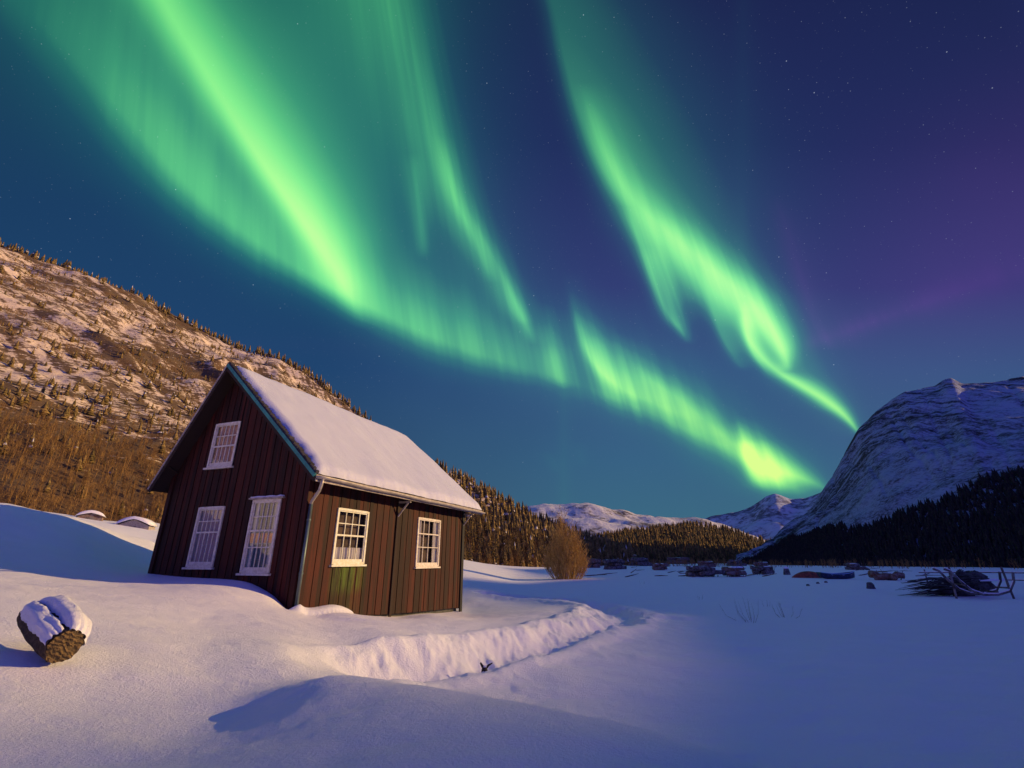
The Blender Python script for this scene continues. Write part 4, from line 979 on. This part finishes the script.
# ------------------------------------------------------------------ boats drawn up on the snow
def boat(name, px, py, length, width, hgt, rz, hullm, trimm, snowy, label):
    p = atZ(px, py, .0); z = hz(p[0], p[1]); root = empty(name, (p[0], p[1], z - .03), rz, label=label, cat='boat')
    n, m_ = 17, 9; V = []; 
    def sect(t): w = width / 2 * (math.sin(math.pi * min(1, .12 + t * .88)) ** .55 if t < 1 else 0); return max(w, .02)
    outer = []
    for j in range(n):
        t = j / (n - 1); x = (t - .5) * length; w = width / 2 * max(.03, (1 - abs(2 * t - .82) ** 2.6 / (1.18 ** 2.6))) ; sh = hgt * (1 + .35 * (2 * t - .9) ** 2); rkz = hgt * (.62 if hgt > .8 else .3) * abs(2 * t - 1) ** (2.0 if hgt > .8 else 3)
        for k in range(m_):
            q = -1 + 2 * k / (m_ - 1); outer.append((x + .12 * length * (t - .5) * abs(q) * .5, w * math.copysign(abs(q) ** .8, q), (sh - rkz) * abs(q) ** 2.2 + rkz))
    Fc = [(j * m_ + k, j * m_ + k + 1, (j + 1) * m_ + k + 1, (j + 1) * m_ + k) for j in range(n - 1) for k in range(m_ - 1)] + [tuple(range(m_))]
    hull = link_mesh('hull', outer, Fc, hullm, root, True); sol = hull.modifiers.new('thick', 'SOLIDIFY'); sol.thickness = .04
    for side in (0, m_ - 1):
        g = MB(); g.tube([outer[j * m_ + side] for j in range(n)], .035, 6); g.build('gunwale', trimm, root)
    for t in (.3, .58):
        j = int(t * (n - 1)); a, b = outer[j * m_], outer[j * m_ + m_ - 1]; g = MB(); g.box((a[0] - .12, a[1] + .03, a[2] - .12), (a[0] + .12, b[1] - .03, a[2] - .08)); g.build('thwart', trimm, root)
    if snowy:
        V = []; 
        for j in range(1, n - 1):
            for k in range(m_):
                o = outer[j * m_ + k]; V.append((o[0], o[1] * .93, outer[j * m_][2] * snowy + .05 * math.sin(j * 1.3) - .03 + .04 * (1 - abs(k / 4 - 1))))
        link_mesh('snow_filling', V, [(j * m_ + k, (j + 1) * m_ + k, (j + 1) * m_ + k + 1, j * m_ + k + 1) for j in range(n - 3) for k in range(m_ - 1)], M_SNOW, root, True)
    return root
M_RED = mat('faded_red_paint', (.32, .075, .05), .7, vary=((1, 1, 1), 4, (.10, .04, .03)))
M_BLUE = mat('dark_blue_paint', (.035, .06, .13), .5, vary=((1, 1, 1), 4, (.02, .03, .05)))
M_LBLUE = mat('pale_blue_paint', (.25, .45, .75), .5)
M_OLD = mat('grey_timber', (.050, .040, .036), .85, vary=((1, 1, 1), 3, (.22, .20, .22)))
M_RUST = mat('brown_timber', (.14, .06, .035), .85, vary=((1, 1, 1), 3, (.24, .20, .20)))
# the red one lies keel up
b = boat('upturned_boat', 808, 578, 3.3, 1.5, .85, RAD(168), M_RED, M_RED, 0, 'faded red rowing boat lying keel up on the snow')
b.rotation_euler = (math.pi - .12, .05, RAD(168)); b.location.z += .74
b = boat('rowing_boat', 838, 579, 3.9, 1.3, .55, RAD(6), M_BLUE, M_LBLUE, .8, 'blue rowing boat full of snow right of the red upturned boat')

# ------------------------------------------------------------------ heaps of timber, rafts and posts along the far side of the field
def snow_strip(mb, x0, x1, y0, y1, z, th, sd):
    n = 12; V = []; r = random.Random(sd)
    for i in range(n + 1):
        x = x0 + (x1 - x0) * i / n; e = min(1, min(i, n - i) / 1.5 + .1); t = th * e * r.uniform(.7, 1.2)
        V += [(x, y0, z), (x, y0 + .15 * (y1 - y0), z + t), (x, y1 - .15 * (y1 - y0), z + t), (x, y1, z)]
    mb.addm(V, [(i * 4 + k, i * 4 + 4 + k, i * 4 + 5 + k, i * 4 + 1 + k) for i in range(n) for k in range(3)] + [(0, 1, 2, 3), (n * 4, n * 4 + 3, n * 4 + 2, n * 4 + 1)])
def timber(px0, px1, py, hpx, rows, m, label, legs=0, seed=0, snow=.12, group='timber heaps at the far side of the field'):
    A, B = atZ(px0, py, 0), atZ(px1, py, 0); c = (A + B) / 2; L = B[0] - A[0]; pm = np.hypot(c[0], c[1]) / 500; H = hpx * pm
    root = empty('timber_heap', (c[0], c[1], hz(c[0], c[1])), RAD(random.Random(seed).uniform(-8, 8)), label=label, cat='timber', group=group); r = random.Random(seed)
    z0 = 0
    if legs:
        z0 = H * .14
        for i in range(legs):
            x = -L / 2 + L * (i + .3) / legs; g = MB(); g.tube([(x, -.25, -.1), (x + r.uniform(-.15, .15), -.2, z0 + .05)], .05, 6); g.build('leg', m, root)
    rr = (H - z0) / (rows * 1.7 + .3)
    for k in range(rows):
        for j in range(5):
            y = (j - 2) * rr * 1.8 + (k % 2) * rr; l = L * r.uniform(.3, .85) * (1 - .12 * k); xo = r.uniform(-.5, .5) * (L - l); z = z0 + rr + k * rr * 1.75
            g = MB(); g.tube([(xo - l / 2, y + r.uniform(-1, 1) * rr, z + r.uniform(-.9, .5) * rr), (xo, y, z + r.uniform(-.3, .3) * rr), (xo + l / 2, y + r.uniform(-1, 1) * rr, z + r.uniform(-.9, .5) * rr)], [rr * r.uniform(.8, 1.1), rr, rr * r.uniform(.6, 1)], 8); g.build('log', m, root, True)
    g = MB(); sx = r.uniform(-.45, -.1) * L; snow_strip(g, sx, sx + L * .5, -rr * 1.5, rr * 3, z0 + rr * (1.75 * rows - .1), snow * .8, seed); g.build('snow_cap', M_SNOW, root, True)
    for k in range(6 if legs == 0 else 4):
        x = r.uniform(-.45, .45) * L; g = MB(); g.tube([(x, -.3, 0), (x + r.uniform(-.6, .6), -.3, H * r.uniform(.9, 1.4))], [.05, .02], 5); g.build('stick', m, root)
timber(586, 601, 567, 8, 2, M_RUST, 'rusty brown timber heap nearest the willow bush', seed=1)
timber(603, 625, 569, 9, 3, M_OLD, 'dark rounded timber heap, second to the right of the willow bush', seed=2)
timber(630, 652, 566, 7, 2, M_OLD, 'low dark timber heap behind the gap, third right of the willow bush', seed=3)
timber(652, 670, 570, 6, 2, M_RUST, 'short brown timber heap just left of the log raft on legs', seed=4)
timber(687, 723, 577, 9, 2, M_OLD, 'dark log raft raised on short legs in the middle of the row', legs=4, seed=5)
timber(723, 749, 577, 8, 2, M_RUST, 'snow topped log raft on legs, right of the dark one', legs=3, seed=6, snow=.2)
timber(752, 775, 575, 7, 2, M_OLD, 'small timber rack with thin legs left of the lone frost stump', legs=3, seed=7)
timber(871, 901, 580, 6, 1, M_RUST, 'flat pallet of planks right of the blue rowing boat', legs=2, seed=8, snow=.08)
for k_, (pa, pb, py_) in enumerate([(594, 618, 564), (640, 662, 563), (696, 716, 567), (728, 744, 566), (756, 770, 568), (848, 866, 570)]):
    timber(pa, pb, py_, 5, 2, M_OLD if k_ % 2 else M_RUST, 'small frosted driftwood heap in the hindmost row, ' + ['behind the rusty brown heap', 'behind the third heap', 'behind the log raft on legs', 'behind the snow topped raft', 'behind the small timber rack', 'behind the blue rowing boat'][k_], seed=20 + k_, snow=.15)
timber(668, 690, 564, 6, 2, M_RUST, 'faint brown timber heap behind the log raft on legs', seed=9)
rs = random.Random(77)
for i in range(34):
    px = rs.choice([rs.uniform(588, 780), rs.uniform(588, 780), rs.uniform(845, 935)]); py = rs.uniform(566, 578) if px < 800 else rs.uniform(568, 584)
    p = atZ(px, py, 0); l = rs.uniform(.8, 3.2); a = rs.uniform(-.5, .5); h = rs.uniform(0, .6) if i % 3 == 0 else rs.uniform(0, .12)
    g = MB(); g.tube([(-l / 2, 0, .02), (0, rs.uniform(-.15, .15), .07 + h * .4), (l / 2, 0, .05 + h)], [.07, .06, .02], 5); o = g.build('stick', rs.choice([M_OLD, M_RUST])); o.location = (p[0], p[1], hz(p[0], p[1])); o.rotation_euler = (0, 0, a)
    tag(o, 'dark stick lying loose among the timber and boats at the far side of the field', 'stick', 'loose sticks along the far side of the field')
# stump and stone
def blob(name, px, py, w, h, m, label, cat, seed, snowm=True):
    p = atZ(px, py, 0); root = empty(name, (p[0], p[1], hz(p[0], p[1])), label=label, cat=cat); n = 14; V = []; V2 = []
    for j in range(8):
        for i in range(n):
            a = 6.2832 * i / n; u = j / 7; R = w / 2 * math.cos(u * 1.45) ** .6 * (1 + .22 * float(fbm(np.array([i * .6]), np.array([u * 2 + seed]), 2, 3)[0])); V.append((R * math.cos(a), R * math.sin(a) * .8, -.1 + (h + .1) * math.sin(u * 1.5)))
    Fc = [(j * n + i, j * n + (i + 1) % n, (j + 1) * n + (i + 1) % n, (j + 1) * n + i) for j in range(7) for i in range(n)] + [tuple(7 * n + i for i in range(n))]
    link_mesh('body', V, Fc, m, root, True)
    if snowm:
        V = [(x * 1.02, y * 1.02, z + .05 * h + .02) for x, y, z in V[4 * n:]]; link_mesh('snow_cap', V, [(j * n + i, j * n + (i + 1) % n, (j + 1) * n + (i + 1) % n, (j + 1) * n + i) for j in range(3) for i in range(n)] + [tuple(3 * n + i for i in range(n))], M_SNOW, root, True)
M_STONE = mat('grey_stone', (.10, .10, .12), .85, vary=((1, 1, 1), 6, (.05, .05, .06)), bump=((1, 1, 1), 12, .6, .03))
blob('stump', 787, 575, .8, 1.0, M_OLD, 'lone frosted stump standing left of the red upturned boat', 'stump', 1)
blob('stone', 871, 589, .55, .42, M_STONE, 'small grey stone alone on the snow below the blue boat', 'stone', 2, False)
for i, (px, py, lb) in enumerate([(818, 584, 'tiny dark stone below the red boat, left one'), (826, 583, 'tiny dark stone below the gap between the boats'), (808, 586, 'tiny dark stone lowest of those below the red boat')]):
    blob('stone', px, py, .3, .14, M_OLD, lb, 'stone', 5 + i, False)

# ------------------------------------------------------------------ the big dark heap at the right edge: brushwood, sledge, hoop, rails
def at0(px, py): p = atZ(px, py, 0); return Vector((p[0], p[1], 0))
M_BR = mat('frosted_brushwood', (.022, .018, .018), .85, vary=((1, 1, 1), 3, (.09, .085, .10)))
r = random.Random(5)
c = at0(952, 596); root = empty('brushwood_pile', (c.x, c.y, 0), label='spiky fan of frosted brushwood pointing left at the right edge', cat='brushwood')
def twig_bundle(nm, n, x0, x1, zlo, zhi, yy, rad_, par):
    g = MB()
    for i in range(n):
        a = Vector((x1 + r.uniform(-.5, .2), r.uniform(-yy, yy), r.uniform(zlo, zhi))); l = r.uniform(.35, 1) * (x1 - x0); ang = r.uniform(-.18, .30)
        b_ = a + Vector((-l, r.uniform(-.4, .4), -l * .10 + l * ang * .35)); b_.z = max(b_.z, .03)
        g.tube([a, (a + b_) / 2 + Vector((0, 0, r.uniform(-.02, .12))), b_], [rad_, rad_ * .7, rad_ * .25], 5)
    o = g.build(nm, M_BR, par)
twig_bundle('branches', 70, -2.2, .3, .05, .95, .7, .032, root)
twig_bundle('branches', 60, -.9, 1.6, .05, 1.2, .8, .03, root)
twig_bundle('branches', 26, -2.9, .2, .05, .55, .5, .018, root)
g = MB(); 
for k in range(16):
    x = .2 + k * .09; g.tube([(x - .35, -.3 + .02 * k, 0), (x - .05, -.25, .75 + .5 * math.sin(k * .25)), (x + .15, -.1, .95 + .45 * math.sin(k * .3))], [.05, .045, .03], 6)
g.build('leaning_sticks', M_BR, root)
# sledge with a curved runner
c = at0(985, 599); sl = empty('sledge', (c.x, c.y, 0), RAD(-6), label='old wooden sledge with snow lined curved runners leaning on the brushwood', cat='sledge')
for y in (-.25, .55):
    pts = [(-1.7, y, 1.45), (-1.45, y, 1.35), (-1.1, y, .85), (-.7, y, .42), (-.2, y, .22), (.5, y, .22), (1.1, y, .38), (1.45, y, .85), (1.55, y, 1.3)]
    g = MB(); g.tube(pts, .06, 7); rn = g.build('runner', M_OLD, sl, True)
    g = MB(); g.tube([(a, b_, z + .065) for a, b_, z in pts], .035, 6); g.build('runner_snow', M_SNOW, rn, True)
for x, z in ((-.9, .68), (-.2, .36), (.5, .36), (1.1, .55)):
    g = MB(); g.tube([(x, -.3, z), (x, .6, z)], .045, 6); g.build('crossbar', M_OLD, sl)
for x in (-1.25, 1.5):
    g = MB(); g.tube([(x, .15, 0), (x * .93, .15, 1.55)], .05, 6); g.build('post', M_OLD, sl)
# domed bundle behind the sledge
c = at0(990, 596); c.y += 1.3; root = empty('peat_mound', (c.x + .6, c.y, 0), label='dark domed stack behind the sledge with a snow covered band', cat='stack'); n = 20; V = []
for j in range(9):
    for i in range(n):
        a = 6.2832 * i / n; u = j / 8 * 1.5; R = .9 * math.cos(u) ** .75 + .02; q = 1 + .12 * math.sin(a * 7 + j) + .08 * math.sin(a * 3 + 2 * j); V.append((R * math.cos(a) * q, R * .7 * math.sin(a) * q, 1.3 * math.sin(u) * (1 + .05 * math.sin(a * 5)) - .05))
link_mesh('stack', V, [(j * n + i, j * n + (i + 1) % n, (j + 1) * n + (i + 1) % n, (j + 1) * n + i) for j in range(8) for i in range(n)] + [tuple(8 * n + i for i in range(n))], M_BR, root, True)
g = MB(); g.tube([(-1.1, -.75, .78), (0, -.78, .8), (1.1, -.72, .82)], .06, 7); g.build('snow_band', M_SNOW, root, True)
# rail fence running off to the right behind the heap
def rail_fence():
    root = empty('rail_fence', tuple(at0(980, 590)), label='low snow topped pole fence running behind the brushwood heap', cat='fence')
    A = at0(928, 584) - Vector(root.location); B = at0(1075, 590) - Vector(root.location); n = 6
    for k in range(n):
        p = A.lerp(B, k / (n - 1)); g = MB(); g.tube([(p.x, p.y, -.1), (p.x + .03, p.y, 1.15)], .05, 6); g.build('post', M_OLD, root)
    for z in (.5, 1.0):
        g = MB(); g.tube([(A.x - .5, A.y, z - .1), (A.x * .5 + B.x * .5, (A.y + B.y) / 2, z), (B.x, B.y, z + .03)], .04, 6); rl = g.build('rail', M_OLD, root)
        g = MB(); g.tube([(A.x - .5, A.y, z - .05), (A.x * .5 + B.x * .5, (A.y + B.y) / 2, z + .05), (B.x, B.y, z + .08)], .03, 6); g.build('rail_snow', M_SNOW, rl)
rail_fence()
# two more low racks of poles, scattered sticks between boats and heap
for i, (px, py, l, lb) in enumerate([(905, 572, 2.4, 'thin pole lying on the snow above the plank pallet'), (930, 577, 3.2, 'long pole sticking out left of the brushwood fan'), (860, 571, 1.8, 'short pole lying behind the blue rowing boat'), (915, 583, 1.6, 'short stick between the pallet and the brushwood fan')]):
    p = at0(px, py); g = MB(); g.tube([(-l / 2, 0, .12), (0, .05, .2), (l / 2, .1, .15)], [.05, .045, .02], 6); o = g.build('pole', M_OLD); o.location = (p.x, p.y, 0); o.rotation_euler = (0, 0, RAD(-12 + 9 * i)); tag(o, lb, 'pole')

# ------------------------------------------------------------------ snowed-in huts under the left mountain
def hut(px, py, Y, w, d, h, rh, rz, wall, label):
    p = atY(px, py, Y); p[2] = hz(p[0], p[1]); root = empty('small_hut', (p[0], p[1], p[2] - .15), rz, label=label, cat='hut')
    z0 = p[2]
    prof = [(-w / 2, -1.0), (w / 2, -1.0), (w / 2, h), (0, h + rh), (-w / 2, h)]
    V = [(x, -d / 2, z) for x, z in prof] + [(x, d / 2, z) for x, z in prof]
    link_mesh('walls', V, [(0, 1, 2, 3, 4), (9, 8, 7, 6, 5)] + [(i, i + 5, (i + 1) % 5 + 5, (i + 1) % 5) for i in range(5)], wall, root)
    n = 9; V = []
    for y in (-d / 2 - .2, d / 2 + .2):
        for i in range(n):
            t = -1 + 2 * i / (n - 1); V.append((t * (w / 2 + .2), y, h + rh * (1 - abs(t) ** 1.3) + .03))
        for i in range(n):
            t = -1 + 2 * i / (n - 1); V.append((t * (w / 2 + .22), y * .97, h + rh * (1 - abs(t) ** 1.6) + .28 * (1 - t ** 6) + .03))
    m2 = 2 * n; Fc = [(m2 * 0 + n + i, n + i + 1, m2 + n + i + 1, m2 + n + i) for i in range(n - 1)] + [(i, i + 1, n + i + 1, n + i) for i in range(n - 1)] + [(m2 + i, m2 + n + i, m2 + n + i + 1, m2 + i + 1) for i in range(n - 1)] + [(0, n, m2 + n, m2), (n - 1, m2 + n - 1, m2 + 2 * n - 1, 2 * n - 1)]
    link_mesh('roof_snow', V, Fc, M_SNOW, root, True)
    g = MB(); g.box((-.3, -d / 2 - .03, -.5), (.3, -d / 2 - .005, h * .8)); g.build('door', M_OLD, root)
hut(89, 524, 52, 2.0, 1.6, .35, .35, RAD(35), M_RUST, 'tiny brown snowed in hut under the left mountain')
hut(136, 527, 52, 2.9, 2.0, .2, .65, RAD(20), M_PALE, 'steep white snow covered hut nearest the house corner under the left mountain')
